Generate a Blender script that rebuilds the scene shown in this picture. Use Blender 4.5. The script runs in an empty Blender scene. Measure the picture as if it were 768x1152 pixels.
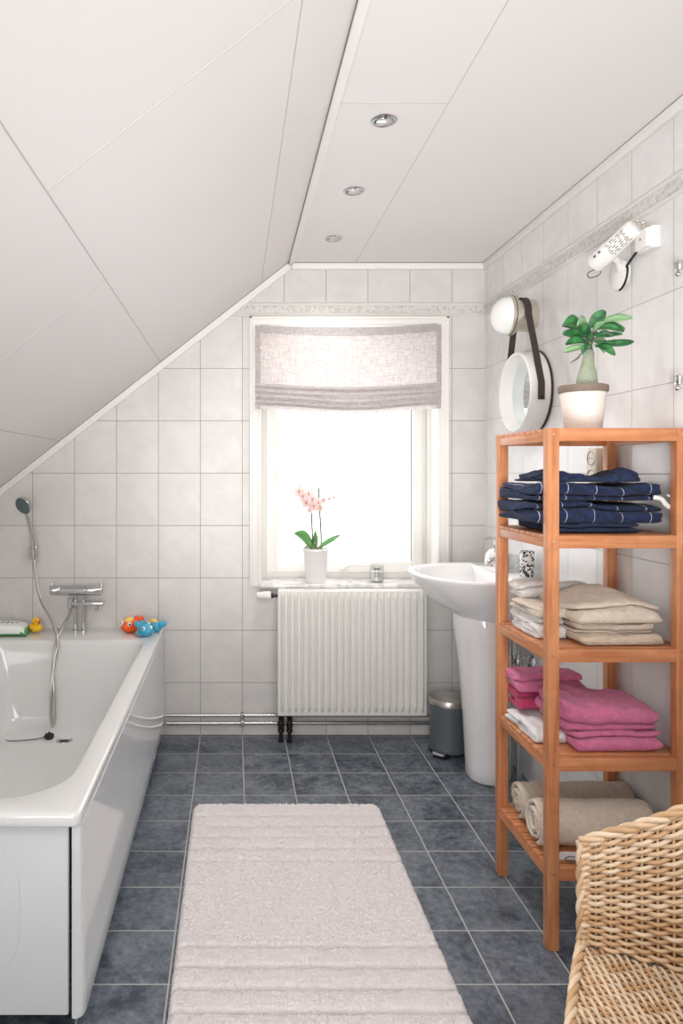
import bpy, bmesh, math, random
from mathutils import Vector, Matrix, noise
PI = math.pi
sc = bpy.context.scene
COL = sc.collection
rnd = random.Random(7)
H = 1.2555            # camera height
WX = 1.197            # right wall
BY = 3.331            # back wall
CZ = 2.253            # flat ceiling
LX = -1.15            # left knee wall
RY = -1.1             # rear wall

# ------------------------------------------------------------------ materials
def lin(c):
    return tuple((x/255/12.92 if x/255 <= .04045 else ((x/255+.055)/1.055)**2.4) for x in c)
class NT:
    def __init__(s, name):
        s.m = bpy.data.materials.new(name); s.m.use_nodes = True
        s.t = s.m.node_tree; s.t.nodes.clear()
        s.out = s.n('ShaderNodeOutputMaterial')
    def n(s, typ, **kw):
        nd = s.t.nodes.new(typ)
        for k, v in kw.items():
            if k.startswith('i_'):
                key = k[2:]
                key = int(key) if key.isdigit() else key.replace('_', ' ')
                nd.inputs[key].default_value = v
            else: setattr(nd, k, v)
        return nd
    def l(s, a, b): s.t.links.new(a, b)
def bsdf(t, col, rough=.5, metal=0., **kw):
    b = t.n('ShaderNodeBsdfPrincipled')
    b.inputs['Base Color'].default_value = (*lin(col), 1)
    b.inputs['Roughness'].default_value = rough
    b.inputs['Metallic'].default_value = metal
    for k, v in kw.items():
        b.inputs[k.replace('_', ' ')].default_value = v
    t.l(b.outputs[0], t.out.inputs[0]); return b
def plain(name, col, rough=.5, metal=0., var=.0, vscale=8, bump=0., bscale=200, **kw):
    """principled with noise-driven colour variation and a fine bump"""
    t = NT(name); b = bsdf(t, col, rough, metal, **kw)
    tc = t.n('ShaderNodeTexCoord')
    nz = t.n('ShaderNodeTexNoise'); nz.inputs['Scale'].default_value = vscale; nz.inputs['Detail'].default_value = 4
    t.l(tc.outputs['Object'], nz.inputs['Vector'])
    mx = t.n('ShaderNodeMix', data_type='RGBA')
    c = lin(col); v = max(var, .015)
    mx.inputs[6].default_value = (*[x*(1-v) for x in c], 1); mx.inputs[7].default_value = (*[min(1, x*(1+v)) for x in c], 1)
    t.l(nz.outputs['Fac'], mx.inputs[0]); t.l(mx.outputs[2], b.inputs['Base Color'])
    if bump:
        nb = t.n('ShaderNodeTexNoise'); nb.inputs['Scale'].default_value = bscale; nb.inputs['Detail'].default_value = 3
        t.l(tc.outputs['Object'], nb.inputs['Vector'])
        bp = t.n('ShaderNodeBump'); bp.inputs['Strength'].default_value = bump; bp.inputs['Distance'].default_value = .004
        t.l(nb.outputs['Fac'], bp.inputs['Height']); t.l(bp.outputs[0], b.inputs['Normal'])
    return t.m

def tile_mat(name, ua, va, u0, v0, w, h, c1, c2, grout, mortar=.0016, nscale=6, rough=.25, blotch=(.4, .65), fine=30, finew=.35, bump=.25):
    t = NT(name); b = bsdf(t, c1, rough)
    tc = t.n('ShaderNodeTexCoord'); sp = t.n('ShaderNodeSeparateXYZ'); t.l(tc.outputs['Object'], sp.inputs[0])
    cb = t.n('ShaderNodeCombineXYZ')
    for i, (ax, o) in enumerate(((ua, u0), (va, v0))):
        mt = t.n('ShaderNodeMath', operation='SUBTRACT'); mt.inputs[1].default_value = o - 20*(w if i == 0 else h)
        t.l(sp.outputs[ax], mt.inputs[0]); t.l(mt.outputs[0], cb.inputs[i])
    br = t.n('ShaderNodeTexBrick', offset=0., squash=1.)
    br.inputs['Scale'].default_value = 1; br.inputs['Mortar Size'].default_value = mortar
    br.inputs['Mortar Smooth'].default_value = .15; br.inputs['Bias'].default_value = 0
    br.inputs['Brick Width'].default_value = w; br.inputs['Row Height'].default_value = h
    br.inputs['Color1'].default_value = (.35, .35, .35, 1); br.inputs['Color2'].default_value = (.65, .65, .65, 1)
    t.l(cb.outputs[0], br.inputs['Vector'])
    n1 = t.n('ShaderNodeTexNoise'); n1.inputs['Scale'].default_value = nscale; n1.inputs['Detail'].default_value = 6; n1.inputs['Distortion'].default_value = .6
    n2 = t.n('ShaderNodeTexNoise'); n2.inputs['Scale'].default_value = fine; n2.inputs['Detail'].default_value = 12; n2.inputs['Roughness'].default_value = .78; n2.inputs['Distortion'].default_value = .25
    # shift the noise per tile
    sh = t.n('ShaderNodeVectorMath', operation='ADD'); t.l(tc.outputs['Object'], sh.inputs[0])
    vm = t.n('ShaderNodeVectorMath', operation='SCALE'); vm.inputs['Scale'].default_value = 3.7
    t.l(br.outputs['Color'], vm.inputs[0]); t.l(vm.outputs[0], sh.inputs[1])
    t.l(sh.outputs[0], n1.inputs['Vector']); t.l(sh.outputs[0], n2.inputs['Vector'])
    m = t.n('ShaderNodeMix', data_type='FLOAT'); m.inputs[0].default_value = finew
    t.l(n1.outputs['Fac'], m.inputs[2]); t.l(n2.outputs['Fac'], m.inputs[3])
    rp = t.n('ShaderNodeMapRange'); rp.inputs[1].default_value = blotch[0]; rp.inputs[2].default_value = blotch[1]
    t.l(m.outputs[0], rp.inputs[0])
    cm = t.n('ShaderNodeMix', data_type='RGBA'); cm.inputs[6].default_value = (*lin(c1), 1); cm.inputs[7].default_value = (*lin(c2), 1)
    t.l(rp.outputs[0], cm.inputs[0])
    gm = t.n('ShaderNodeMix', data_type='RGBA'); gm.inputs[7].default_value = (*lin(grout), 1)
    t.l(br.outputs['Fac'], gm.inputs[0]); t.l(cm.outputs[2], gm.inputs[6]); t.l(gm.outputs[2], b.inputs['Base Color'])
    rr = t.n('ShaderNodeMapRange'); rr.inputs[3].default_value = rough; rr.inputs[4].default_value = .8
    t.l(br.outputs['Fac'], rr.inputs[0]); t.l(rr.outputs[0], b.inputs['Roughness'])
    bp = t.n('ShaderNodeBump', invert=True); bp.inputs['Strength'].default_value = bump; bp.inputs['Distance'].default_value = .002
    ad = t.n('ShaderNodeMath', operation='MULTIPLY_ADD'); ad.inputs[1].default_value = -.25
    t.l(m.outputs[0], ad.inputs[0]); t.l(br.outputs['Fac'], ad.inputs[2])
    t.l(ad.outputs[0], bp.inputs['Height']); t.l(bp.outputs[0], b.inputs['Normal'])
    return t.m

WC1, WC2, WG = (211, 208, 205), (221, 218, 215), (152, 148, 143)
M_wall_back = tile_mat('glazed_tile_back', 0, 2, .04, 0, .2, .25, WC1, WC2, WG, nscale=9, rough=.32)
M_wall_right = tile_mat('glazed_tile_right', 1, 2, .1, 0, .2, .25, (222, 221, 220), (232, 231, 230), (178, 176, 173), nscale=9, rough=.22)
M_wall_plain = plain('painted_plaster', (222, 219, 216), .8, var=.03)
M_floor = tile_mat('slate_floor_tile', 0, 1, .04, .11, .2, .2, (50, 59, 71), (122, 130, 140), (176, 176, 172), mortar=.0021, nscale=7, rough=.34, blotch=(.40, .62), fine=42, finew=.62, bump=.35)
M_ceil = plain('ceiling_board', (233, 229, 228), .55, var=.012, vscale=2)
M_gap = plain('shadow_gap', (120, 114, 110), .8)  # solid strip along the trims, the gap's shade put into its colour
M_seam = plain('panel_seam', (196, 191, 190), .8)
M_trim = plain('white_trim', (236, 233, 230), .4)
M_winwhite = plain('window_white_paint', (238, 236, 231), .35)
M_enamel = plain('tub_enamel', (222, 222, 221), .07, var=.01, Coat_Weight=.5, Coat_Roughness=.03)
M_panel = plain('tub_panel_gloss', (208, 211, 214), .10, var=.01, Coat_Weight=.4, Coat_Roughness=.03)
M_ceramic = plain('white_ceramic', (240, 239, 239), .08, Coat_Weight=.4)
M_chrome = plain('chrome', (205, 207, 208), .12, 1.)
M_steel = plain('brushed_steel', (196, 193, 186), .28, 1., var=.05, vscale=40)
M_nickel = plain('satin_nickel', (208, 201, 188), .35, .75)
M_dark = plain('dark_metal', (40, 40, 40), .4, .6)
M_black = plain('black_rubber', (22, 22, 24), .5)
M_white = plain('white_plastic', (236, 234, 231), .35)
M_cream = plain('cream_plastic', (222, 216, 200), .4)
M_rad = plain('radiator_enamel', (226, 224, 219), .3)
M_pipe = plain('pipe_metal', (186, 184, 182), .22, .75)
M_bin = plain('grey_painted_metal', (92, 101, 106), .38, .1, var=.03)
M_leather = plain('dark_brown_leather', (58, 44, 44), .5, var=.1, vscale=60, bump=.3, bscale=500)
M_mirror = plain('mirror_glass', (228, 236, 236), .02, 1.)
M_pot = plain('white_pot_ceramic', (240, 238, 236), .35)
M_soil = plain('potting_soil', (110, 98, 84), .9, var=.4, vscale=90, bump=1., bscale=200)
M_duck = plain('yellow_vinyl', (250, 196, 28), .3)
M_beak = plain('orange_red_vinyl', (206, 60, 28), .35)
M_orange = plain('orange_vinyl', (244, 92, 30), .28)
M_blue = plain('sky_blue_vinyl', (74, 178, 214), .28)
M_eye = plain('toy_eye_white', (248, 248, 246), .3)
M_grey = plain('grey_vinyl', (110, 140, 160), .4)
M_yellow = plain('pale_yellow_vinyl', (252, 206, 120), .4)
M_green = plain('green_foil', (92, 160, 104), .3)
M_packw = plain('white_foil', (236, 240, 238), .25, var=.03, vscale=30)
M_ink = plain('dark_ink', (70, 84, 96), .6)
M_inkgrey = plain('grey_print', (84, 84, 88), .6)
M_petal = plain('pink_petal', (246, 212, 207), .6, var=.12, vscale=120, Subsurface_Weight=.2)
M_petalc = plain('petal_centre', (216, 138, 126), .6)
M_stalk = plain('dark_stalk', (96, 92, 84), .6)
M_leaf_l = plain('orchid_leaf', (108, 170, 98), .35, var=.15, vscale=40)
M_root = plain('aerial_root', (150, 150, 120), .7)
M_shower_face = plain('shower_face', (84, 104, 104), .4, var=.15, vscale=300)
M_globe = plain('opal_glass', (244, 244, 243), .15, Subsurface_Weight=.2)

def wood_mat(name, axis):
    t = NT(name); b = bsdf(t, (196, 124, 78), .42)
    tc = t.n('ShaderNodeTexCoord'); mp = t.n('ShaderNodeMapping'); sc_ = [26, 26, 26]; sc_[axis] = 1.6
    mp.inputs['Scale'].default_value = sc_; t.l(tc.outputs['Object'], mp.inputs[0])
    nz = t.n('ShaderNodeTexNoise'); nz.inputs['Scale'].default_value = 2.2; nz.inputs['Detail'].default_value = 6; nz.inputs['Distortion'].default_value = .8
    t.l(mp.outputs[0], nz.inputs['Vector'])
    cr = t.n('ShaderNodeValToRGB'); e = cr.color_ramp.elements
    e[0].position = .3; e[0].color = (*lin((177, 106, 65)), 1); e[1].position = .72; e[1].color = (*lin((212, 149, 103)), 1)
    t.l(nz.outputs['Fac'], cr.inputs[0])
    # finger-jointed staves: tone changes along the length
    n2 = t.n('ShaderNodeTexVoronoi'); m2 = t.n('ShaderNodeMapping'); s2 = [3, 3, 3]; s2[axis] = 4.2
    m2.inputs['Scale'].default_value = s2; t.l(tc.outputs['Object'], m2.inputs[0]); t.l(m2.outputs[0], n2.inputs['Vector'])
    sp = t.n('ShaderNodeSeparateColor'); t.l(n2.outputs['Color'], sp.inputs[0])
    mr = t.n('ShaderNodeMapRange'); mr.inputs[3].default_value = .92; mr.inputs[4].default_value = 1.05
    t.l(sp.outputs[0], mr.inputs[0])
    vm = t.n('ShaderNodeVectorMath', operation='SCALE'); t.l(cr.outputs[0], vm.inputs[0]); t.l(mr.outputs[0], vm.inputs['Scale'])
    t.l(vm.outputs[0], b.inputs['Base Color'])
    return t.m
M_wood = [wood_mat('oiled_beech_x', 0), wood_mat('oiled_beech_y', 1), wood_mat('oiled_beech_z', 2)]

def terry(name, col, var=.12, bump=.8, stripes=None, rough=.95):
    t = NT(name); b = bsdf(t, col, rough); b.inputs['Sheen Weight'].default_value = .25; b.inputs['Sheen Roughness'].default_value = .5
    tc = t.n('ShaderNodeTexCoord')
    nz = t.n('ShaderNodeTexNoise'); nz.inputs['Scale'].default_value = 60; nz.inputs['Detail'].default_value = 8; nz.inputs['Roughness'].default_value = .8
    t.l(tc.outputs['Object'], nz.inputs['Vector'])
    c = lin(col); mx = t.n('ShaderNodeMix', data_type='RGBA')
    nr = t.n('ShaderNodeMapRange'); nr.inputs[1].default_value = .33; nr.inputs[2].default_value = .67; mx.inputs[6].default_value = (*[x*(1-var*2.2) for x in c], 1); mx.inputs[7].default_value = (*[min(1, x*(1+var)) for x in c], 1)
    t.l(nz.outputs['Fac'], nr.inputs[0]); t.l(nr.outputs[0], mx.inputs[0]); last = mx.outputs[2]
    if stripes:
        sp = t.n('ShaderNodeSeparateXYZ'); t.l(tc.outputs['Object'], sp.inputs[0])
        nn = t.n('ShaderNodeTexNoise'); nn.inputs['Scale'].default_value = 7; t.l(tc.outputs['Object'], nn.inputs['Vector'])
        facs = []
        for ax, period in stripes['axes']:
            ma = t.n('ShaderNodeMath', operation='MULTIPLY_ADD'); ma.inputs[1].default_value = stripes.get('warp', .05)
            t.l(nn.outputs['Fac'], ma.inputs[0]); t.l(sp.outputs[ax], ma.inputs[2])
            md = t.n('ShaderNodeMath', operation='PINGPONG'); md.inputs[1].default_value = period/2; t.l(ma.outputs[0], md.inputs[0])
            lt = t.n('ShaderNodeMath', operation='LESS_THAN'); lt.inputs[1].default_value = stripes['w']; t.l(md.outputs[0], lt.inputs[0])
            facs.append(lt)
        f = facs[0].outputs[0]
        if len(facs) > 1:
            mm = t.n('ShaderNodeMath', operation='MAXIMUM'); t.l(f, mm.inputs[0]); t.l(facs[1].outputs[0], mm.inputs[1]); f = mm.outputs[0]
        m3 = t.n('ShaderNodeMix', data_type='RGBA'); m3.inputs[7].default_value = (*lin(stripes['col']), 1)
        t.l(f, m3.inputs[0]); t.l(last, m3.inputs[6]); last = m3.outputs[2]
    t.l(last, b.inputs['Base Color'])
    nb = t.n('ShaderNodeTexNoise'); nb.inputs['Scale'].default_value = 420; nb.inputs['Detail'].default_value = 2
    n3 = t.n('ShaderNodeTexNoise'); n3.inputs['Scale'].default_value = 110; n3.inputs['Detail'].default_value = 6; n3.inputs['Roughness'].default_value = .7
    t.l(tc.outputs['Object'], nb.inputs['Vector']); t.l(tc.outputs['Object'], n3.inputs['Vector'])
    ad = t.n('ShaderNodeMath', operation='ADD'); t.l(nb.outputs['Fac'], ad.inputs[0]); t.l(n3.outputs['Fac'], ad.inputs[1])
    bp = t.n('ShaderNodeBump'); bp.inputs['Strength'].default_value = bump; bp.inputs['Distance'].default_value = .006
    t.l(ad.outputs[0], bp.inputs['Height']); t.l(bp.outputs[0], b.inputs['Normal'])
    return t.m
M_navy = terry('navy_cotton', (22, 42, 84), .45, .7, {'axes': ((0, .075),), 'w': .0008, 'col': (196, 200, 212), 'warp': .03})
for _m in (M_navy,): _m.node_tree.nodes['Principled BSDF'].inputs['Sheen Weight'].default_value = .05
M_navy2 = terry('navy_cotton_plain', (28, 48, 88), .5, .8)
M_navy2.node_tree.nodes['Principled BSDF'].inputs['Sheen Weight'].default_value = .05
M_pink = terry('pink_terry', (236, 124, 172), .13, .9)
M_pinkdk = terry('deep_pink_terry', (214, 50, 112), .14, .9)
M_beige = terry('beige_terry', (238, 223, 205), .08, .8)
M_sand = terry('sand_terry', (228, 206, 182), .09, .9)
M_greyw = terry('pale_grey_terry', (230, 226, 222), .07, .6)
M_greige = terry('greige_terry', (230, 214, 196), .09, .9)
M_whitet = terry('white_cotton', (232, 230, 230), .05, .4)
M_rug = terry('rug_pile', (252, 245, 244), .03, .8)

# linen, translucent
def linen(name, col, trans, tmix):
    t = NT(name); b = bsdf(t, col, .9)
    tc = t.n('ShaderNodeTexCoord'); sp = t.n('ShaderNodeMapping'); sp.inputs['Scale'].default_value = (30, 30, 420); t.l(tc.outputs['Object'], sp.inputs[0])
    s2 = t.n('ShaderNodeMapping'); s2.inputs['Scale'].default_value = (420, 420, 30); t.l(tc.outputs['Object'], s2.inputs[0])
    a = t.n('ShaderNodeTexNoise'); a.inputs['Scale'].default_value = 1; t.l(sp.outputs[0], a.inputs['Vector'])
    c_ = t.n('ShaderNodeTexNoise'); c_.inputs['Scale'].default_value = 1; t.l(s2.outputs[0], c_.inputs['Vector'])
    ad = t.n('ShaderNodeMath', operation='ADD'); t.l(a.outputs['Fac'], ad.inputs[0]); t.l(c_.outputs['Fac'], ad.inputs[1])
    mr = t.n('ShaderNodeMapRange'); mr.inputs[1].default_value = .7; mr.inputs[2].default_value = 1.3; t.l(ad.outputs[0], mr.inputs[0])
    mx = t.n('ShaderNodeMix', data_type='RGBA'); c = lin(col)
    mx.inputs[6].default_value = (*[x*.66 for x in c], 1); mx.inputs[7].default_value = (*[min(1, x*1.2) for x in c], 1)
    t.l(mr.outputs[0], mx.inputs[0]); t.l(mx.outputs[2], b.inputs['Base Color'])
    tr = t.n('ShaderNodeBsdfTranslucent'); m2 = t.n('ShaderNodeMix', data_type='RGBA'); ct = lin(trans)
    m2.inputs[6].default_value = (*[x*.7 for x in ct], 1); m2.inputs[7].default_value = (*ct, 1)
    t.l(mr.outputs[0], m2.inputs[0]); t.l(m2.outputs[2], tr.inputs['Color'])
    ms = t.n('ShaderNodeMixShader'); ms.inputs[0].default_value = tmix
    t.l(b.outputs[0], ms.inputs[1]); t.l(tr.outputs[0], ms.inputs[2]); t.l(ms.outputs[0], t.out.inputs[0])
    return t.m
M_linen = linen('linen_sheer', (218, 207, 202), (226, 224, 228), .24)
M_linen_hem = linen('linen_doubled_hem', (196, 188, 188), (176, 168, 166), .14)

def glass_mat(name, col=(1, 1, 1), rough=0., alpha=.9):
    t = NT(name)
    g = t.n('ShaderNodeBsdfGlossy'); g.inputs['Roughness'].default_value = rough
    tr = t.n('ShaderNodeBsdfTransparent'); tr.inputs['Color'].default_value = (*col, 1)
    fr = t.n('ShaderNodeLayerWeight'); fr.inputs[0].default_value = .5
    pw = t.n('ShaderNodeMath', operation='POWER'); pw.inputs[1].default_value = 4; t.l(fr.outputs['Facing'], pw.inputs[0])
    ml = t.n('ShaderNodeMath', operation='MULTIPLY_ADD'); ml.inputs[1].default_value = .5; ml.inputs[2].default_value = .05; t.l(pw.outputs[0], ml.inputs[0])
    ms = t.n('ShaderNodeMixShader'); t.l(ml.outputs[0], ms.inputs[0]); t.l(tr.outputs[0], ms.inputs[1]); t.l(g.outputs[0], ms.inputs[2])
    t.l(ms.outputs[0], t.out.inputs[0]); return t.m
M_glass = glass_mat('window_glass', (.98, .99, 1))
M_jar = glass_mat('jar_glass', (.93, .94, .94))
M_wax = plain('candle_wax', (232, 230, 226), .6)
def emis(name, col, s):
    t = NT(name); e = t.n('ShaderNodeEmission'); e.inputs[0].default_value = (*lin(col), 1); e.inputs[1].default_value = s
    t.l(e.outputs[0], t.out.inputs[0]); return t.m

def leaf_mat():
    t = NT('plant_leaf'); b = bsdf(t, (44, 128, 66), .35)
    tc = t.n('ShaderNodeTexCoord'); nz = t.n('ShaderNodeTexNoise'); nz.inputs['Scale'].default_value = 38; nz.inputs['Detail'].default_value = 3
    t.l(tc.outputs['Object'], nz.inputs['Vector'])
    cr = t.n('ShaderNodeValToRGB'); e = cr.color_ramp.elements
    e[0].position = .35; e[0].color = (*lin((12, 70, 38)), 1); e[1].position = .7; e[1].color = (*lin((74, 150, 84)), 1)
    t.l(nz.outputs['Fac'], cr.inputs[0]); t.l(cr.outputs[0], b.inputs['Base Color'])
    return t.m
M_leaf = leaf_mat()
M_leafpale = plain('pale_leaf_underside', (136, 176, 128), .45, var=.15, vscale=40)
M_caudex = plain('caudex_bark', (150, 160, 138), .7, var=.16, vscale=60, bump=.4, bscale=120)

def pot_ribbed():
    t = NT('ribbed_pot'); b = bsdf(t, (230, 226, 220), .5)
    tc = t.n('ShaderNodeTexCoord'); w = t.n('ShaderNodeTexWave', wave_type='BANDS', bands_direction='Z'); w.inputs['Scale'].default_value = 60
    t.l(tc.outputs['Object'], w.inputs['Vector'])
    bp = t.n('ShaderNodeBump'); bp.inputs['Strength'].default_value = .35; bp.inputs['Distance'].default_value = .002
    t.l(w.outputs['Fac'], bp.inputs['Height']); t.l(bp.outputs[0], b.inputs['Normal']); return t.m
M_potr = pot_ribbed()
M_wick = [plain('peeled_wicker', (218, 188, 153), .5, var=.2, vscale=28), plain('golden_wicker', (202, 164, 124), .5, var=.22, vscale=24),
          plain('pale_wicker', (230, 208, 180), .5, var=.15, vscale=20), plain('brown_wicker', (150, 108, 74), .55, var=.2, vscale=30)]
M_wickback = plain('wicker_shadow_side', (128, 92, 62), .8, var=.3, vscale=60)
def band_mat():
    t = NT('relief_border_tile'); b = bsdf(t, (206, 202, 196), .35)
    tc = t.n('ShaderNodeTexCoord'); v = t.n('ShaderNodeTexVoronoi', feature='SMOOTH_F1'); v.inputs['Scale'].default_value = 70
    t.l(tc.outputs['Object'], v.inputs['Vector'])
    cr = t.n('ShaderNodeValToRGB'); e = cr.color_ramp.elements
    e[0].color = (*lin((178, 175, 170)), 1); e[1].position = .5; e[1].color = (*lin((214, 211, 206)), 1)
    t.l(v.outputs['Distance'], cr.inputs[0]); t.l(cr.outputs[0], b.inputs['Base Color'])
    bp = t.n('ShaderNodeBump'); bp.inputs['Strength'].default_value = .8; bp.inputs['Distance'].default_value = .004
    t.l(v.outputs['Distance'], bp.inputs['Height']); t.l(bp.outputs[0], b.inputs['Normal']); return t.m
M_band = band_mat()
def marble():
    t = NT('marble_sill'); b = bsdf(t, (228, 226, 224), .15)
    tc = t.n('ShaderNodeTexCoord'); n = t.n('ShaderNodeTexNoise'); n.inputs['Scale'].default_value = 9; n.inputs['Detail'].default_value = 8; n.inputs['Distortion'].default_value = 1.5
    t.l(tc.outputs['Object'], n.inputs['Vector'])
    cr = t.n('ShaderNodeValToRGB'); e = cr.color_ramp.elements
    e[0].position = .38; e[0].color = (*lin((196, 194, 194)), 1); e[1].position = .55; e[1].color = (*lin((232, 230, 228)), 1)
    t.l(n.outputs['Fac'], cr.inputs[0]); t.l(cr.outputs[0], b.inputs['Base Color']); return t.m
M_marble = marble()
def checker_print():
    t = NT('patterned_tumbler'); b = bsdf(t, (230, 230, 230), .2)
    tc = t.n('ShaderNodeTexCoord'); v = t.n('ShaderNodeTexVoronoi', distance='CHEBYCHEV'); v.inputs['Scale'].default_value = 140
    t.l(tc.outputs['Object'], v.inputs['Vector'])
    sp = t.n('ShaderNodeSeparateColor'); t.l(v.outputs['Color'], sp.inputs[0])
    cr = t.n('ShaderNodeValToRGB'); e = cr.color_ramp.elements; cr.color_ramp.interpolation = 'CONSTANT'
    e[0].color = (*lin((60, 62, 62)), 1); e[1].position = .38; e[1].color = (*lin((228, 228, 226)), 1)
    t.l(sp.outputs[0], cr.inputs[0]); t.l(cr.outputs[0], b.inputs['Base Color']); return t.m
M_pattern = checker_print()

# ------------------------------------------------------------------ mesh helpers
class MB:
    def __init__(s): s.v = []; s.f = []; s.mi = []; s.cur = 0; s.M = None
    def av(s, p):
        p = Vector(p)
        if s.M is not None: p = s.M @ p
        s.v.append(p); return len(s.v)-1
    def face(s, idx, m=None): s.f.append(tuple(idx)); s.mi.append(s.cur if m is None else m)
    def rings(s, rings, close=True, cap0=True, cap1=True, loop=False):
        R = [[s.av(p) for p in r] for r in rings]; n = len(R[0])
        pairs = list(zip(R, R[1:])) + ([(R[-1], R[0])] if loop else [])
        for a, b in pairs:
            for i in range(n if close else n-1):
                j = (i+1) % n; s.face((a[i], a[j], b[j], b[i]))
        if close and not loop:
            if cap0: s.face(R[0][::-1])
            if cap1: s.face(R[-1])
        return R
    def box(s, x0, x1, y0, y1, z0, z1, b=0.):
        if b <= 0:
            s.rings([[(x0, y0, z), (x1, y0, z), (x1, y1, z), (x0, y1, z)] for z in (z0, z1)]); return
        b = min(b, (x1-x0)/2.01, (y1-y0)/2.01, (z1-z0)/2.01)
        def rr(i, z):  # inset ring with chamfered vertical corners
            a0, a1, c0, c1 = x0+i, x1-i, y0+i, y1-i; k = max(b-i, b*.15)
            q = []
            for cx, cy, st in ((a1-k, c0+k, -90), (a1-k, c1-k, 0), (a0+k, c1-k, 90), (a0+k, c0+k, 180)):
                for t in range(4):
                    an = math.radians(st+30*t); q.append((cx+k*math.cos(an), cy+k*math.sin(an), z))
            return q
        R = []
        for t in range(4): an = PI/2*t/3; R.append(rr(b*(1-math.sin(an)), z0+b*(1-math.cos(an))))
        for t in range(4): an = PI/2*(3-t)/3; R.append(rr(b*(1-math.sin(an)), z1-b*(1-math.cos(an))))
        s.rings(R)
    def tube(s, pts, r, n=8, caps=True, loop=False, flat=None):
        P = [Vector(p) for p in pts]; m = len(P)
        rs = r if isinstance(r, (list, tuple)) else [r]*m
        T = []
        for i in range(m):
            a = P[(i-1) % m] if loop or i > 0 else P[i]; c = P[(i+1) % m] if loop or i < m-1 else P[i]
            T.append((c-a).normalized())
        up = Vector((0, 0, 1)) if abs(T[0].z) < .9 else Vector((1, 0, 0))
        N = (up - T[0]*up.dot(T[0])).normalized(); R = []
        for i in range(m):
            N = (N - T[i]*N.dot(T[i])).normalized(); B = T[i].cross(N)
            fl = flat or 1.
            R.append([P[i] + (N*math.cos(2*PI*k/n) + B*math.sin(2*PI*k/n)*fl)*rs[i] for k in range(n)])
        s.rings(R, cap0=caps, cap1=caps, loop=loop)
    def lathe(s, prof, n=32, M=None, cap0=True, cap1=True):
        old = s.M
        if M is not None: s.M = M if old is None else old @ M
        s.rings([[(r*math.cos(2*PI*k/n), r*math.sin(2*PI*k/n), z) for k in range(n)] for r, z in prof], cap0=cap0, cap1=cap1)
        s.M = old
    def ellipsoid(s, c, r, n=16, m=10, M=None, fn=None):
        old = s.M
        s.M = (Matrix.Translation(Vector(c)) @ (M or Matrix())) if old is None else old @ Matrix.Translation(Vector(c)) @ (M or Matrix())
        R = []
        for j in range(m+1):
            ph = PI*(j+.02)/(m+.04) - PI/2
            q = []
            for k in range(n):
                th = 2*PI*k/n; p = Vector((math.cos(ph)*math.cos(th), math.cos(ph)*math.sin(th), math.sin(ph)))
                if fn: p = fn(p)
                q.append((p.x*r[0], p.y*r[1], p.z*r[2]))
            R.append(q)
        s.rings(R); s.M = old
    def noise(s, amp, freq, seed=0, mask=None):
        o = Vector((seed*3.1, seed*1.7, seed*5.3))
        for i, p in enumerate(s.v):
            d = Vector((noise.noise(p*freq+o), noise.noise(p*freq+o+Vector((31, 0, 0))), noise.noise(p*freq+o+Vector((0, 47, 0)))))
            s.v[i] = p + d*amp*(mask(p) if mask else 1)

WORLD = {}
def obj(name, mb, mats, parent=None, smooth=True, angle=40, origin=None, subsurf=0, kind=None):
    me = bpy.data.meshes.new(name); o = bpy.data.objects.new(name, me)
    if origin is None:
        if parent is not None: origin = WORLD[parent.name]
        elif kind == 'structure': origin = Vector((0, 0, 0))
        else:
            xs = [p.x for p in mb.v]; ys = [p.y for p in mb.v]; zs = [p.z for p in mb.v]
            origin = Vector(((min(xs)+max(xs))/2, (min(ys)+max(ys))/2, min(zs)))
    origin = Vector(origin)
    me.from_pydata([p-origin for p in mb.v], [], mb.f)
    mats = mats if isinstance(mats, (list, tuple)) else [mats]
    for m in mats: me.materials.append(m)
    me.polygons.foreach_set('material_index', mb.mi)
    bm = bmesh.new(); bm.from_mesh(me); bmesh.ops.recalc_face_normals(bm, faces=bm.faces); bm.to_mesh(me); bm.free()
    if smooth:
        me.shade_smooth()
        if angle < 180: me.set_sharp_from_angle(angle=math.radians(angle))
    me.update()
    COL.objects.link(o)
    if parent is not None:
        o.parent = parent; o.location = origin - WORLD[parent.name]
    else: o.location = origin
    WORLD[o.name] = origin
    if subsurf:
        md = o.modifiers.new('Subdivision', 'SUBSURF'); md.levels = md.render_levels = subsurf
    if kind: o['kind'] = kind
    return o
def tag(o, label, cat, group=None):
    o['label'] = label; o['category'] = cat
    if group: o['group'] = group
    return o
def thing(name, loc, label, cat, group=None):
    o = bpy.data.objects.new(name, None); COL.objects.link(o); o.location = loc; o.empty_display_size = .05
    WORLD[o.name] = Vector(loc); return tag(o, label, cat, group)
def dup(root, loc, label=None):
    r = root.copy(); COL.objects.link(r); r.location = loc; WORLD[r.name] = Vector(loc)
    if label: r['label'] = label
    for ch in [c for c in COL.objects if c.parent == root]:
        c = ch.copy(); COL.objects.link(c); c.parent = r
        for g in [q for q in COL.objects if q.parent == ch]:
            d = g.copy(); COL.objects.link(d); d.parent = c
    return r
def struct(name, mb, m, **kw): return obj(name, mb, m, kind='structure', **kw)
def quad(mb, a, b, c, d, m=None): mb.face([mb.av(a), mb.av(b), mb.av(c), mb.av(d)], m)
def axisM(center, direction, up=(0, 0, 1)):
    """matrix whose local +Z points along direction"""
    z = Vector(direction).normalized(); u = Vector(up)
    if abs(z.dot(u)) > .95: u = Vector((1, 0, 0))
    x = u.cross(z).normalized(); y = z.cross(x)
    M = Matrix.Identity(4)
    for i, a in enumerate((x, y, z)):
        for j in range(3): M[j][i] = a[j]
    M.translation = Vector(center); return M

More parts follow.
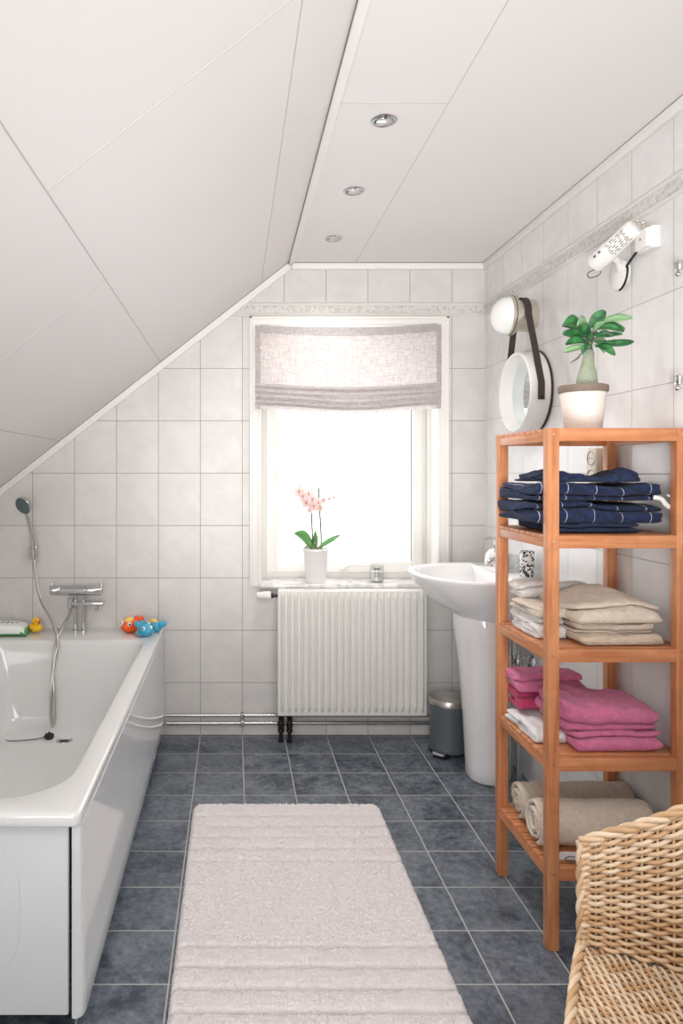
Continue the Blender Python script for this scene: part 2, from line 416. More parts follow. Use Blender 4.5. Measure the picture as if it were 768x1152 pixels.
# ------------------------------------------------------------------ room shell
mb = MB(); mb.box(LX-.1, WX+.1, RY-.1, BY+.1, -.1, 0); struct('floor', mb, M_floor, smooth=False)
OX0, OX1, OZ0, OZ1 = .125, .972, .725, 1.945   # window opening
mb = MB(); t = .17
for x0, x1, z0, z1 in ((LX-.1, OX0, 0, 2.6), (OX1, WX+.1, 0, 2.6), (OX0, OX1, 0, OZ0), (OX0, OX1, OZ1, 2.6)):
    mb.box(x0, x1, BY, BY+t, z0, z1)
struct('wall_back', mb, M_wall_back, smooth=False)
mb = MB(); mb.box(WX, WX+.1, RY-.1, BY, 0, 2.6); struct('wall_right', mb, M_wall_right, smooth=False)
mb = MB(); mb.box(LX-.1, LX, RY-.1, BY, 0, 1.22); struct('wall_left', mb, M_wall_plain, smooth=False)
mb = MB(); mb.box(LX-.1, WX+.1, RY-.1, RY, 0, 2.6); struct('wall_rear', mb, M_wall_plain, smooth=False)
# flat ceiling
RX = .258; SL = .7816   # ridge X and slope dz/dx
mb = MB(); mb.box(RX, WX, RY, BY, CZ, CZ+.08); 
e = .0011
for x in (.58,): mb.cur = 1; mb.box(x-e, x+e, RY, BY, CZ-.0005, CZ+.001)
mb.box(RX, .58, 1.887-e, 1.887+e, CZ-.0005, CZ+.001); mb.box(.58, WX, .9-e, .9+e, CZ-.0005, CZ+.001)
struct('ceiling', mb, [M_ceil, M_seam], smooth=False)
# sloping ceiling
def sl(x, off=0):  # point on slope surface, off = into the room
    n = Vector((SL, 0, -1)).normalized()
    return Vector((x, 0, CZ - (RX-x)*SL)) + n*off
mb = MB(); lx = -1.2
def slab(xa, xb, ya, yb, o0, o1):
    a, b, c, d = sl(xa, o0), sl(xb, o0), sl(xb, o1), sl(xa, o1)
    mb.rings([[(p.x, y, p.z) for p in (a, b, c, d)] for y in (ya, yb)])
slab(lx, RX, RY, BY, 0, -.08)
mb.cur = 1
def xat(s): return RX - s
for x in (.13, -.349, -.828): slab(x-.0012, x+.0012, RY, BY, .0006, -.001)
slab(-.349, .13, 1.30-e, 1.30+e, .0006, -.001); slab(-.828, -.349, 1.89-e, 1.89+e, .0006, -.001)
slab(-1.15, -.828, 1.30-e, 1.30+e, .0006, -.001); slab(.13, RX, 1.89-e, 1.89+e, .0006, -.001)
struct('ceiling_slope', mb, [M_ceil, M_seam], smooth=False)
# trims
mb = MB()
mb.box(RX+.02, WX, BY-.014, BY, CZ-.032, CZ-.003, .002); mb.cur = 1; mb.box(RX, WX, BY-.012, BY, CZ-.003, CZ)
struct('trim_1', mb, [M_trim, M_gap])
mb = MB()
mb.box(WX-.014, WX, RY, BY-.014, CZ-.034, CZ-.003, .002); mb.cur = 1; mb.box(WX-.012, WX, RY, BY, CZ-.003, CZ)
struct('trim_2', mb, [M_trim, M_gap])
mb = MB()
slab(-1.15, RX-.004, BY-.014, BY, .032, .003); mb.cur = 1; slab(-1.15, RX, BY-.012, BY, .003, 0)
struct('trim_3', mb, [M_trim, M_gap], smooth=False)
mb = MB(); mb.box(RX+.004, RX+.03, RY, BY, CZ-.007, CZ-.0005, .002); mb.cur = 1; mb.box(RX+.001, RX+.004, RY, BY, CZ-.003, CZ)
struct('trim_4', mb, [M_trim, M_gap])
# relief border
def border(mb, P):  # P(u,off,z)
    pr = [(0, 1.998), (.004, 2.000), (.009, 2.003), (.010, 2.008), (.006, 2.012), (.003, 2.014), (.0035, 2.048), (.008, 2.050), (.0095, 2.056), (.006, 2.062), (.002, 2.065), (0, 2.066)]
    for (o0, z0), (o1, z1), k in zip(pr, pr[1:], range(99)):
        quad(mb, P(0, o0, z0), P(1, o0, z0), P(1, o1, z1), P(0, o1, z1), 1 if 5 <= k < 6 else 0)
xl = RX - (CZ-2.035)/SL
mb = MB(); border(mb, lambda u, o, z: ((RX-(CZ-z)/SL+.0) if u == 0 else WX, BY-o, z)); struct('trim_5', mb, [M_wall_plain, M_band])
mb = MB(); border(mb, lambda u, o, z: (WX-o, RY if u == 0 else BY, z)); struct('trim_6', mb, [M_wall_plain, M_band])

# ------------------------------------------------------------------ window
WF = 3.48
w = MB()
fw = .088
def frame(mb, x0, x1, z0, z1, y0, y1, wl, wr, wb, wt, b=.004):
    mb.box(x0, x0+wl, y0, y1, z0, z1, b); mb.box(x1-wr, x1, y0, y1, z0, z1, b)
    mb.box(x0+wl-.002, x1-wr+.002, y0, y1, z0, z0+wb, b); mb.box(x0+wl-.002, x1-wr+.002, y0, y1, z1-wt, z1, b)
frame(w, OX0, OX1, OZ0, OZ1, WF, WF+.06, .042, .042, .035, .04)
win = struct('window_1', w, M_winwhite)
w = MB(); frame(w, OX0+.034, OX1-.034, OZ0+.030, OZ1-.036, WF-.014, WF+.03, .056, .052, .056, .056, .006)
frame(w, OX0+.082, OX1-.078, OZ0+.078, OZ1-.084, WF-.004, WF+.02, .008, .008, .008, .008, .003)
w_s = obj('window_sash', w, M_winwhite, win); w_s['kind'] = 'structure'
w = MB(); w.box(OX0+.08, OX1-.08, WF+.006, WF+.012, OZ0+.08, OZ1-.08); w_g = obj('window_pane', w, M_glass, win, smooth=False); w_g['kind'] = 'structure'
# reveal lining + casing
w = MB()
w.box(OX0-.001, OX0+.006, BY, WF+.01, OZ0, OZ1); w.box(OX1-.006, OX1+.001, BY, WF+.01, OZ0, OZ1); w.box(OX0, OX1, BY, WF+.01, OZ1-.006, OZ1+.001)
w.box(OX1-.018, OX1-.006, WF-.045, WF, OZ0+.01, OZ1, .002)
o = obj('window_reveal', w, M_winwhite, win); o['kind'] = 'structure'
w = MB(); c0, c1, cz = .0735, 1.0215, 1.996
for a, b_ in ((c0, OX0+.004), (OX1-.004, c1)):
    w.box(a, b_, BY-.016, BY+.002, .712, cz-.046, .003)
w.box(c0, c0+.014, BY-.022, BY-.014, .712, cz, .003); w.box(c1-.014, c1, BY-.022, BY-.014, .712, cz, .003)
w.box(OX0-.008, OX0+.003, BY-.02, BY-.014, .72, OZ1+.01, .002); w.box(OX1-.003, OX1+.008, BY-.02, BY-.014, .72, OZ1+.01, .002)
w.box(c0, c1, BY-.016, BY+.002, cz-.05, cz, .003); w.box(c0, c1, BY-.022, BY-.014, cz-.014, cz, .003)
o = obj('window_casing', w, M_winwhite, win); o['kind'] = 'structure'
w = MB(); w.box(OX0+.001, OX1-.001, BY-.001, WF+.01, .708, .728, .002); w.box(OX0, c1-.1, BY-.045, BY+.001, .708, .728, .004)
o = obj('window_sill', w, M_marble, win); o['kind'] = 'structure'
# window handle (espagnolette)
w = MB()
zb = OZ0+.062; px = lambda x, Y: (x-263)*Y/785
hx = px(385, 3.45)
w.box(hx-.012, hx+.03, WF-.028, WF-.013, zb-.018, zb+.02, .004)
w.tube([(hx+.0, WF-.03, zb+.002), (hx, WF-.05, zb+.004), (hx+.03, WF-.055, zb+.012), (hx+.06, WF-.055, zb+.013), (hx+.14, WF-.055, zb+.012)], [.009, .010, .008, .0055, .005], 10)
w.ellipsoid((hx-.006, WF-.05, zb-.004), (.016, .012, .012))
tag(obj('window_handle', w, M_white), 'small white lever handle on the bottom sash rail of the window', 'handle')

# blind
def blind():
    x0, x1, z0, z1 = .102, .972, 1.553, 1.951
    Y0 = 3.285
    t = thing('roman_blind', ((x0+x1)/2, Y0, z1), 'grey-beige linen blind with darker borders hanging over the window', 'blind')
    nx, nz = 80, 48
    def P(u, v, off=0):  # v 0 top .. 1 bottom
        x = x0 + (x1-x0)*u
        sag = -.020*math.sin(PI*u)**1.0*(1 if v < .5 else 1.05)
        z = z1 - (z1-z0)*v + sag - .006*(1-u)*(1-v)
        if v > .8: z += .004*math.sin(9*u)
        y = Y0 - .010*math.sin(PI*v) - .006*noise.noise(Vector((u*4, v*3, 2))) - .004*math.sin(u*PI)
        for vf in (.72, .79, .86, .92): y -= .005*math.exp(-((v-vf)/.012)**2)
        return Vector((x+.002*noise.noise(Vector((v*6, u, 0))), y-off, z))
    b = MB(); R = [[b.av(P(i/nx, j/nz)) for i in range(nx+1)] for j in range(nz+1)]
    for j in range(nz):
        for i in range(nx): b.face((R[j][i], R[j][i+1], R[j+1][i+1], R[j+1][i]))
    obj('sheer_panel', b, M_linen, t, angle=180)
    b = MB()
    def strip(u0, u1, v0, v1, off=.0015):
        n = max(2, int((u1-u0)*nx)); m = max(2, int((v1-v0)*nz)*2)
        for sgn in (1, -1):
            R = [[b.av(P(u0+(u1-u0)*i/n, v0+(v1-v0)*j/m, off*sgn)) for i in range(n+1)] for j in range(m+1)]
            for j in range(m):
                for i in range(n): b.face((R[j][i], R[j][i+1], R[j+1][i+1], R[j+1][i]))
    strip(-.002, .026, 0, 1.0); strip(.976, 1.002, 0, 1.0); strip(.026, .976, -.01, .085); strip(.026, .976, .69, .80, .002); strip(.026, .976, .805, .872, .0035); strip(.026, .976, .88, .955, .002)
    obj('hem', b, M_linen_hem, t, angle=180)
    b = MB(); b.box(x0+.01, x1-.01, Y0+.004, BY-.022, z1-.012, z1-.001, .002); b.box(x0+.03, x1-.03, Y0+.012, Y0+.03, z1-.03, z1-.002, .002)
    b.tube([(x1-.006, Y0-.012, z1-.005), (x1-.006, BY-.015, z1-.002)], .003, 8)
    obj('batten', b, M_white, t)
blind()

# ------------------------------------------------------------------ downlights
def downlight():
    y = 1.977; x = .4245
    t = thing('recessed_downlight', (x, y, CZ), 'round chrome recessed ceiling spotlight nearest the camera', 'ceiling light', 'row of recessed ceiling spotlights')
    M = Matrix.Translation((x, y, CZ))
    b = MB(); b.lathe([(.026, 0), (.036, -.0002), (.0375, -.002), (.035, -.005), (.029, -.0065), (.026, -.004), (.0245, -.0005)], 32, M, False, False)
    obj('rim', b, M_chrome, t)
    b = MB(); b.lathe([(.0245, -.001), (.022, -.0075), (.016, -.009), (.001, -.0095)], 32, M); obj('lamp_lens', b, M_lens, t)
    b = MB(); b.box(x-.004, x+.004, y-.027, y-.022, CZ-.008, CZ-.004, .001); obj('clip', b, M_dark, t)
    b = MB(); b.box(x-.004, x+.004, y+.022, y+.027, CZ-.008, CZ-.004, .001); obj('clip', b, M_dark, t)
    b = MB(); b.box(x-.027, x-.022, y-.004, y+.004, CZ-.008, CZ-.004, .001); obj('clip', b, M_dark, t)
    dup(t, (x, 2.472, CZ), 'round chrome recessed ceiling spotlight in the middle of the row of three')
    dup(t, (x, 2.977, CZ), 'round chrome recessed ceiling spotlight closest to the window')
M_lens = plain('lens_glass', (190, 190, 190), .12, .55)
downlight()

# ------------------------------------------------------------------ bath
TX0, TX1, TY0, TY1, TZ = -1.148, -.335, 1.520, 3.329, .512
def rr(x0, x1, y0, y1, r, z, k=8):
    """r = radii (x1y0, x1y1, x0y1, x0y0)"""
    q = []
    for (cx, sx), (cy, sy), st, rad in (((x1, -1), (y0, 1), -90, r[0]), ((x1, -1), (y1, -1), 0, r[1]), ((x0, 1), (y1, -1), 90, r[2]), ((x0, 1), (y0, 1), 180, r[3])):
        for t in range(k+1):
            an = math.radians(st+90*t/k); q.append((cx+sx*rad+rad*math.cos(an), cy+sy*rad+rad*math.sin(an), z))
    return q
tub = thing('bathtub', ((TX0+TX1)/2, (TY0+TY1)/2, 0), 'glossy white built-in bathtub under the sloping ceiling', 'bathtub')
b = MB(); R = []
cr = (.02, .012, .012, .012)
def o_(i, z): return rr(TX0+i, TX1-i, TY0+i, TY1-i, [max(.004, c-i) for c in cr], z, 10)
R += [o_(.012, TZ-.031), o_(.002, TZ-.031), o_(0, TZ-.028), o_(0, TZ-.009), o_(.003, TZ-.003), o_(.010, TZ)]
ix0, ix1, iy0, iy1 = -1.095, -.392, 1.585, 3.085
ir = [.17, .07, .07, .17]
def i_(f, z, dx=0, dyb=0, dyf=0, r=None): return rr(ix0+dx, ix1-dx, iy0+dyf, iy1-dyb, r or ir, z, 10)
R += [i_(0, TZ, -.004, -.004, -.004), i_(0, TZ-.001, 0, 0, 0), i_(0, TZ-.006, .006, .006, .006), i_(0, TZ-.018, .011, .010, .013), i_(0, TZ-.06, .020, .014, .030, (.18, .08, .08, .18)),
      i_(0, .38, .034, .025, .085, (.19, .09, .09, .19)), i_(0, .28, .052, .036, .16, (.20, .09, .09, .20)), i_(0, .19, .072, .048, .23, (.20, .1, .1, .20)), i_(0, .15, .090, .062, .27, (.19, .1, .1, .19)),
      i_(0, .128, .120, .09, .31, (.17, .09, .09, .17)), i_(0, .121, .160, .13, .36, (.14, .07, .07, .14)), i_(0, .119, .25, .3, .5, (.08, .04, .04, .08)), i_(0, .118, .34, .6, .72, (.008,)*4)]
b.rings(R, cap0=False, cap1=True)
obj('basin', b, M_enamel, tub, angle=60)
# side panel (towards the room)
b = MB()
prof = [(-.357, .052), (-.352, .050), (-.337, .050), (-.330, .054), (-.327, .062), (-.3285, .118), (-.3305, .124), (-.333, .48), (-.357, .48)]
def pp(y, s=0.): return [(x - (s if x > -.35 else 0), y, z) for x, z in prof]
b.rings([pp(1.538, .012), pp(1.540, .006), pp(1.546, .0015), pp(1.555), pp(TY1-.002)])
obj('side_panel', b, M_panel, tub, angle=30)
b = MB(); b.box(TX0+.002, -.366, 1.544, 1.562, .052, .478, .004)
# stadium emboss ring
cx, cz_, rw, rh = px(0, 1.545)-.135, .285, .18, .155
pts = []
for k in range(48):
    a = 2*PI*k/48; c, s_ = math.cos(a), math.sin(a)
    pts.append((cx+math.copysign(abs(c)**.6, c)*rw, 1.5445, cz_+math.copysign(abs(s_)**.6, s_)*rh))
b.tube(pts, .0016, 6, loop=True)
obj('end_panel', b, M_panel, tub, angle=30)
DX, DY = px(72.5, 2.95)*1.0, 2.95
for fx in (TX0+.1, TX1-.12):
    for fy in (1.66, 3.0):
        b = MB(); b.lathe([(.026, 0), (.026, .008), (.011, .012), (.011, .05), (.02, .055), (.02, .10)], 12, Matrix.Translation((fx, fy, 0)))
        obj('foot', b, M_dark, tub)
b = MB(); b.lathe([(.035, .1195), (.034, .1225), (.028, .1235), (.0255, .121), (.024, .1195)], 28, Matrix.Translation((DX, DY, .0)), False, True)
dr = obj('drain', b, M_chrome, tub)
b = MB(); b.lathe([(.0235, .1215), (.001, .1218)], 24, Matrix.Translation((DX, DY, 0))); obj('drain_hole', b, M_dark, dr)
# bath plug with its cord
pl_x, pl_y = px(55, 2.965), 2.97
t = thing('bath_plug', (pl_x, pl_y, .121), 'black rubber bath plug on a thin cord lying beside the drain', 'bath plug')
b = MB(); b.lathe([(.016, .1215), (.019, .126), (.021, .134), (.018, .140), (.008, .142), (.004, .149), (.001, .150)], 20, Matrix.Translation((pl_x, pl_y, 0))); obj('stopper', b, M_black, t)
b = MB(); pts = []
for a, (x, y, z) in enumerate([(pl_x, pl_y, .148), (pl_x-.03, pl_y-.01, .128), (pl_x-.10, pl_y-.035, .127), (pl_x-.17, pl_y-.035, .126), (pl_x-.22, pl_y+.0, .135), (pl_x-.255, pl_y+.04, .20), (-1.085, 3.03, .34), (-1.092, 3.08, .50), (-1.09, 3.10, .515)]): pts.append(Vector((x, y, z)))
def smooth_path(pts, n=8, loop=False):
    P = [Vector(p) for p in pts]; m = len(P); out = []
    rng = range(m if loop else m-1)
    for i in rng:
        p0 = P[(i-1) % m] if loop or i > 0 else P[0]; p1 = P[i]; p2 = P[(i+1) % m]; p3 = P[(i+2) % m] if loop or i+2 < m else P[-1]
        for k in range(n):
            s = k/n; out.append(.5*((2*p1)+(-p0+p2)*s+(2*p0-5*p1+4*p2-p3)*s*s+(-p0+3*p1-3*p2+p3)*s**3))
    if not loop: out.append(P[-1])
    return out
b.tube(smooth_path(pts), .0018, 6); obj('cord', b, M_dark, t)

# mixer tap on the bath
fy = 3.262
X = lambda x, Y=3.262: px(x, Y); Z = lambda y, Y=3.262: H-(y-531)*Y/785
t = thing('bath_mixer', (X(88), fy, TZ), 'chrome thermostatic bath mixer on two short risers behind the bathtub', 'tap')
b = MB()
b.lathe([(.020, 0), (.023, .003), (.023, .045), (.0215, .047), (.0235, .049), (.0235, .165), (.0215, .167), (.0235, .169), (.0235, .238), (.019, .244), (.001, .246)], 24, axisM((X(56.5), fy, Z(664)), (1, 0, 0)))
obj('body', b, M_chrome, t)
for x in (58.5, 114.5):
    b = MB(); b.tube([(X(x), fy, Z(660)), (X(x), fy, Z(655))], [.006, .005], 10); obj('stop_button', b, M_chrome, t)
b = MB(); zs = Z(678)
b.box(X(81.5), X(117.5), fy-.030, fy+.012, zs-.009, zs+.008, .006); b.tube([(X(79.5), fy-.006, Z(672)), (X(79.5), fy-.006, Z(684))], .0135, 14)
b.tube([(X(109), fy-.012, zs-.004), (X(109), fy-.012, Z(682.5)), (X(109.5), fy-.013, Z(687))], [.008, .008, .008], 12)
obj('spout', b, M_chrome, t)
for x in (84.5, 93.5):
    b = MB(); b.tube([(X(x), fy+.008, TZ-.0), (X(x), fy+.008, Z(670))], .0085, 12); b.lathe([(.016, 0), (.016, .003), (.01, .006)], 16, Matrix.Translation((X(x), fy+.008, TZ))); obj('riser', b, M_chrome, t)
# hand shower
hy = 3.27
t = thing('hand_shower', (X(37.5, 3.30), 3.30, Z(621)), 'chrome hand shower with grey face on a wall bracket above the bathtub', 'shower')
b = MB(); b.box(X(32.5, 3.3), X(42, 3.3), 3.292, BY-.001, Z(628), Z(615), .006); b.box(X(34, 3.3), X(40.5, 3.3), 3.262, 3.294, Z(629), Z(617), .005)
obj('wall_bracket', b, M_chrome, t)
b = MB()
hp = smooth_path([(X(38), 3.262, Z(630)), (X(37.5), 3.262, Z(616)), (X(36.5), 3.255, Z(603)), (X(34.5), 3.243, Z(590)), (X(31.5), 3.225, Z(576))], 5)
b.tube(hp, [.0085+.0035*math.sin(PI*min(1, i/14)) for i in range(len(hp))], 12)
obj('handle', b, M_chrome, t)
hd = Vector((-.40, -.82, -.42)); hc = Vector((X(26.5, 3.2), 3.2, Z(568.5, 3.2)))
b = MB(); b.lathe([(.001, -.028), (.016, -.026), (.034, -.014), (.0425, -.004), (.043, .004), (.040, .008)], 32, axisM(hc, hd), True, False)
h_ = obj('shower_head', b, M_chrome, t)
b = MB(); b.lathe([(.040, .007), (.037, .009), (.001, .010)], 32, axisM(hc, hd), False, True); obj('spray_plate', b, M_shower_face, h_)
# hose
hose = [(X(38), 3.262, Z(629)), (X(42), 3.24, Z(648)), (X(50), 3.20, Z(672)), (px(59, 3.12), 3.12, Z(700, 3.12)), (px(65, 3.06), 3.06, Z(722, 3.06)), (px(62, 3.035), 3.035, Z(740, 3.035)), (px(57.5, 3.0), 3.0, Z(775, 3.0)),
        (px(57, 2.985), 2.985, Z(805, 2.985)), (px(59, 2.98), 2.98, Z(817, 2.98)), (px(61.5, 2.985), 2.985, Z(805, 2.985)), (px(60.5, 3.0), 3.0, Z(775, 3.0)), (px(59.5, 3.03), 3.03, Z(752, 3.03)), (px(61, 3.045), 3.045, Z(735, 3.045)), (px(65, 3.08), 3.08, Z(718, 3.08)),
        (px(72, 3.15), 3.15, Z(702, 3.15)), (px(78, 3.22), 3.22, Z(692, 3.22)), (X(80), 3.25, Z(684))]
b = MB(); hs = smooth_path(hose, 14)
b.tube(hs, [.0062 if i % 2 else .0069 for i in range(len(hs))], 10)
tag(obj('shower_hose', b, M_steel), 'long metal shower hose looping down into the bathtub', 'hose')

# toys
def P3(x, y, Y): return Vector((px(x, Y), Y, H-(y-531)*Y/785))
def duck():
    c = Vector((px(40.5, 3.235), 3.235, TZ)); t = thing('rubber_duck', c, 'small yellow rubber duck sitting beside the wipes packet', 'bath toy')
    b = MB()
    def f(p):
        q = p.copy(); q.z = q.z*(.9 if q.z < 0 else 1)
        if p.x < -.3: q.z += .45*(-p.x-.3)
        return q
    b.ellipsoid(c+Vector((-.001, 0, .020)), (.032, .025, .021), 20, 12, fn=f); b.ellipsoid(c+Vector((0, -.002, .052)), (.0185, .0185, .0185), 16, 10); b.tube([c+Vector((0, 0, .028)), c+Vector((0, -.001, .044))], [.018, .012], 14)
    obj('body', b, M_duck, t)
    b = MB(); b.ellipsoid(c+Vector((.016, -.012, .050)), (.010, .008, .0045), 12, 8, M=Matrix.Rotation(-.6, 4, 'Z')); obj('beak', b, M_beak, t)
    b = MB(); b.ellipsoid(c+Vector((.004, -.0195, .057)), (.003, .002, .0035), 8, 6); obj('eye', b, M_black, t); b = MB(); b.ellipsoid(c+Vector((.017, .004, .057)), (.002, .003, .0035), 8, 6); obj('eye', b, M_black, t)
duck()
def wipes():
    c = Vector((px(6, 3.19), 3.19, TZ)); t = thing('wipes_packet', c, 'white and green foil packet of wet wipes lying on the bathtub rim', 'packet')
    b = MB(); n = 24; R = []
    M = Matrix.Translation(c) @ Matrix.Rotation(.06, 4, 'Z')
    b.M = M
    for i in range(n+1):
        u = i/n*2-1; h = .052*(1-abs(u)**5)**.5+.004; wy = .055*(1-.12*abs(u)**6)
        ring = []
        for k in range(20):
            a = 2*PI*k/20; cc, ss = math.cos(a), math.sin(a)
            y = math.copysign(abs(cc)**.55, cc)*wy; z = h/2+math.copysign(abs(ss)**.7, ss)*h/2
            ring.append((u*.105, y, z + .002*noise.noise(Vector((u*6, a*1.5, 3)))))
        R.append(ring)
    rr_ = b.rings(R)
    for fi, f in enumerate(b.f):
        zc = sum((b.v[q]-c).z for q in f)/len(f)
        b.mi[fi] = 1 if zc < .020 else 0
    obj('pouch', b, [M_packw, M_green], t)
    b = MB(); b.M = M
    b.box(-.05, .05, -.026, .026, .0545, .058, .0015); obj('resealable_flap', b, M_packw, t)
    b = MB(); b.M = M
    for k in range(9):
        x = -.085+.018*k+rnd.uniform(-.003, .003); pts = [(x+.004*math.sin(q*1.3+k), -.058-.0006+.0*q, .026+.003*q) for q in range(6)]
    for k in range(7):
        a0 = k*1.1; b.tube([(-.07+.021*k+.007*math.cos(a0+q*.9), -.018+.012*math.sin(a0*1.7+q*.9), .0592) for q in range(5)], .0016, 5)
    obj('print', b, M_ink, t)
wipes()
def fish(name, c, yaw, s, mat, label, extra):
    t = thing(name, c, label, 'bath toy')
    M = Matrix.Translation(c) @ Matrix.Rotation(yaw, 4, 'Z') @ Matrix.Scale(s, 4)
    b = MB(); b.M = M
    def f(p):
        q = p.copy(); k = (p.x+1)/2
        q.y *= .55+.45*math.sin(PI*min(1, .25+k*.7)); q.z *= .6+.4*math.sin(PI*min(1, .2+k*.75)); q.z = max(q.z, -.85)
        return q
    b.ellipsoid((0, 0, .024), (.040, .026, .028), 22, 14, fn=f)
    # tail fin + side fins
    for sgn in (1, -1):
        b.ellipsoid((-.045, sgn*.010, .040), (.018, .009, .014), 12, 8, M=Matrix.Rotation(sgn*-.5, 4, 'Z') @ Matrix.Rotation(.7, 4, 'Y'))
        b.ellipsoid((.004, sgn*.027, .014), (.015, .013, .005), 12, 8, M=Matrix.Rotation(sgn*.5, 4, 'X'))
    b.tube([(-.028, 0, .026), (-.044, 0, .036)], [.014, .009], 12)
    if extra == 'fin': b.ellipsoid((-.002, 0, .052), (.016, .004, .012), 12, 8)
    obj('body', b, mat, t)
    for sgn in (1, -1):
        b = MB(); b.M = M; b.ellipsoid((.020, sgn*.017, .036), (.0085, .0070, .0085), 12, 8); e_ = obj('eye', b, M_eye, t)
        b = MB(); b.M = M; b.ellipsoid((.0245, sgn*.0225, .037), (.004, .003, .004), 10, 6); obj('pupil', b, M_black, e_)
    if extra == 'cap':
        b = MB(); b.M = M; b.ellipsoid((.004, 0, .048), (.022, .018, .012), 16, 8); obj('top_patch', b, M_yellow, t)
        b = MB(); b.M = M; b.ellipsoid((.010, -.012, .052), (.006, .006, .006), 10, 6); b.ellipsoid((-.006, -.012, .053), (.006, .006, .006), 10, 6); obj('spots', b, M_grey, t)
    return t
fish('toy_fish', Vector((px(146, 3.235), 3.235, TZ)), -2.2, 1.22, M_orange, 'orange toy fish with pale yellow top on the bathtub rim', 'cap')
fish('toy_whale', Vector((px(163, 3.16), 3.16, TZ)), -.95, 1.12, M_blue, 'light blue toy whale lying in front, nearest the bathtub corner edge', 'fin')
fish('toy_whale', Vector((px(174, 3.25), 3.25, TZ)), 2.5, 1.0, M_blue, 'light blue toy whale with grey back, behind the other blue toy', 'cap')

# ------------------------------------------------------------------ radiator, pipes
def radiator():
    x0, x1, z0, z1, yf = px(312.5, 3.22), px(480, 3.22), .128, .708, 3.222
    t = thing('radiator', ((x0+x1)/2, yf+.04, z0), 'white ribbed panel radiator mounted below the window sill', 'radiator')
    nb = 22; per = (x1-x0-.012)/nb; nx = nb*12
    zs = [z0+.004, z0+.010, z0+.022, z0+.028, z0+.036, z0+.044, z0+.052, z1-.05, z1-.040, z1-.030, z1-.020, z1-.012, z1-.006]
    def prof(x, z):
        u = ((x-x0-.006)/per) % 1.0
        amp = .0125
        fade = max(0, min(1, (z-z0-.020)/.022))*max(0, min(1, (z1-.010-z)/.028))
        if x < x0+.006 or x > x1-.006: return 0
        ridge = math.exp(-((u-.5)/.20)**4)
        return amp*ridge*math.sin(fade*PI/2)
    b = MB(); R = []
    for z in zs:
        xs = [x0]+[x0+.006+per*i/12 for i in range(nx+1)]+[x1]
        row = [Vector((x, yf-(0 if x in (x0, x1) else prof(x+1e-7, z)), z)) for x in xs]; R.append([b.av(p) for p in row])
    for a, c in zip(R, R[1:]):
        for i in range(nx+2): b.face((a[i], a[i+1], c[i+1], c[i]))
    b.box(x0, x1, yf+.0005, yf+.012, z0, z1-.003, .003)
    obj('front_panel', b, M_rad, t, angle=60)
    b = MB(); b.box(x0+.004, x1-.004, yf+.011, yf+.075, z1-.02, z1, .004); b.box(x0+.002, x0+.010, yf+.01, yf+.075, z0+.02, z1, .003); b.box(x1-.010, x1-.002, yf+.01, yf+.075, z0+.02, z1, .003)
    obj('cover', b, M_rad, t)
    b = MB(); b.box(x0+.01, x1-.01, yf+.06, yf+.072, z0+.01, z1-.03, .003); obj('rear_panel', b, M_rad, t)
    for xb in (x0+.1, x1-.13):
        b = MB(); b.box(xb, xb+.03, yf+.07, BY-.0005, z0+.1, z1-.05); obj('wall_bracket', b, M_rad, t)
    zv = Z(670, 3.25)
    b = MB(); b.lathe([(.001, 0), (.015, .001), (.017, .006), (.018, .03), (.020, .034), (.020, .062), (.016, .066)], 20, axisM((px(288.5, 3.25), 3.25, zv), (1, 0, 0)))
    th = obj('thermostat_valve', b, M_white, t)
    b = MB(); b.lathe([(.012, 0), (.012, .010), (.008, .011), (.008, .03)], 14, axisM((px(305, 3.25), 3.25, zv), (1, 0, 0))); obj('collar', b, M_dark, th)
    for x in (px(316, 3.25), px(325.5, 3.25)):
        b = MB(); b.lathe([(.009, z0+.01), (.009, z0-.012), (.013, z0-.014), (.013, z0-.026), (.010, z0-.030), (.015, z0-.042), (.016, z0-.055), (.012, z0-.066), (.015, z0-.070), (.015, z0-.082), (.009, z0-.086), (.009, .0)], 12, Matrix.Translation((x, 3.25, 0)))
        b.tube([(x, 3.25-.005, z0-.05), (x, 3.225, z0-.05)], [.010, .008], 10)
        b.lathe([(.014, 0), (.014, .004), (.009, .006)], 14, Matrix.Translation((x, 3.25, 0)))
        obj('connector', b, M_dark, t)
radiator()
def pipes():
    for z, lab in ((.1, 'upper of the two thin metal pipes running low along the back wall'), (.063, 'lower of the two thin metal pipes running low along the back wall')):
        b = MB(); zz = z
        b.tube([(-.32, BY-.016, zz), (1.02, BY-.016, zz), (1.19, BY-.016, zz)], .0085, 12)
        tag(obj('heating_pipe', b, M_pipe), lab, 'pipe', 'heating pipes along the back wall')
    x = px(272.5, 3.3); b = MB(); b.box(x-.009, x+.009, BY-.028, BY, .088, .112, .003); b.box(x-.009, x+.009, BY-.028, BY, .050, .076, .003); b.box(x-.005, x+.005, BY-.02, BY, .05, .112, .002)
    tag(obj('pipe_clip', b, M_pipe), 'grey pipe clip holding both thin pipes to the back wall', 'clip')
pipes()

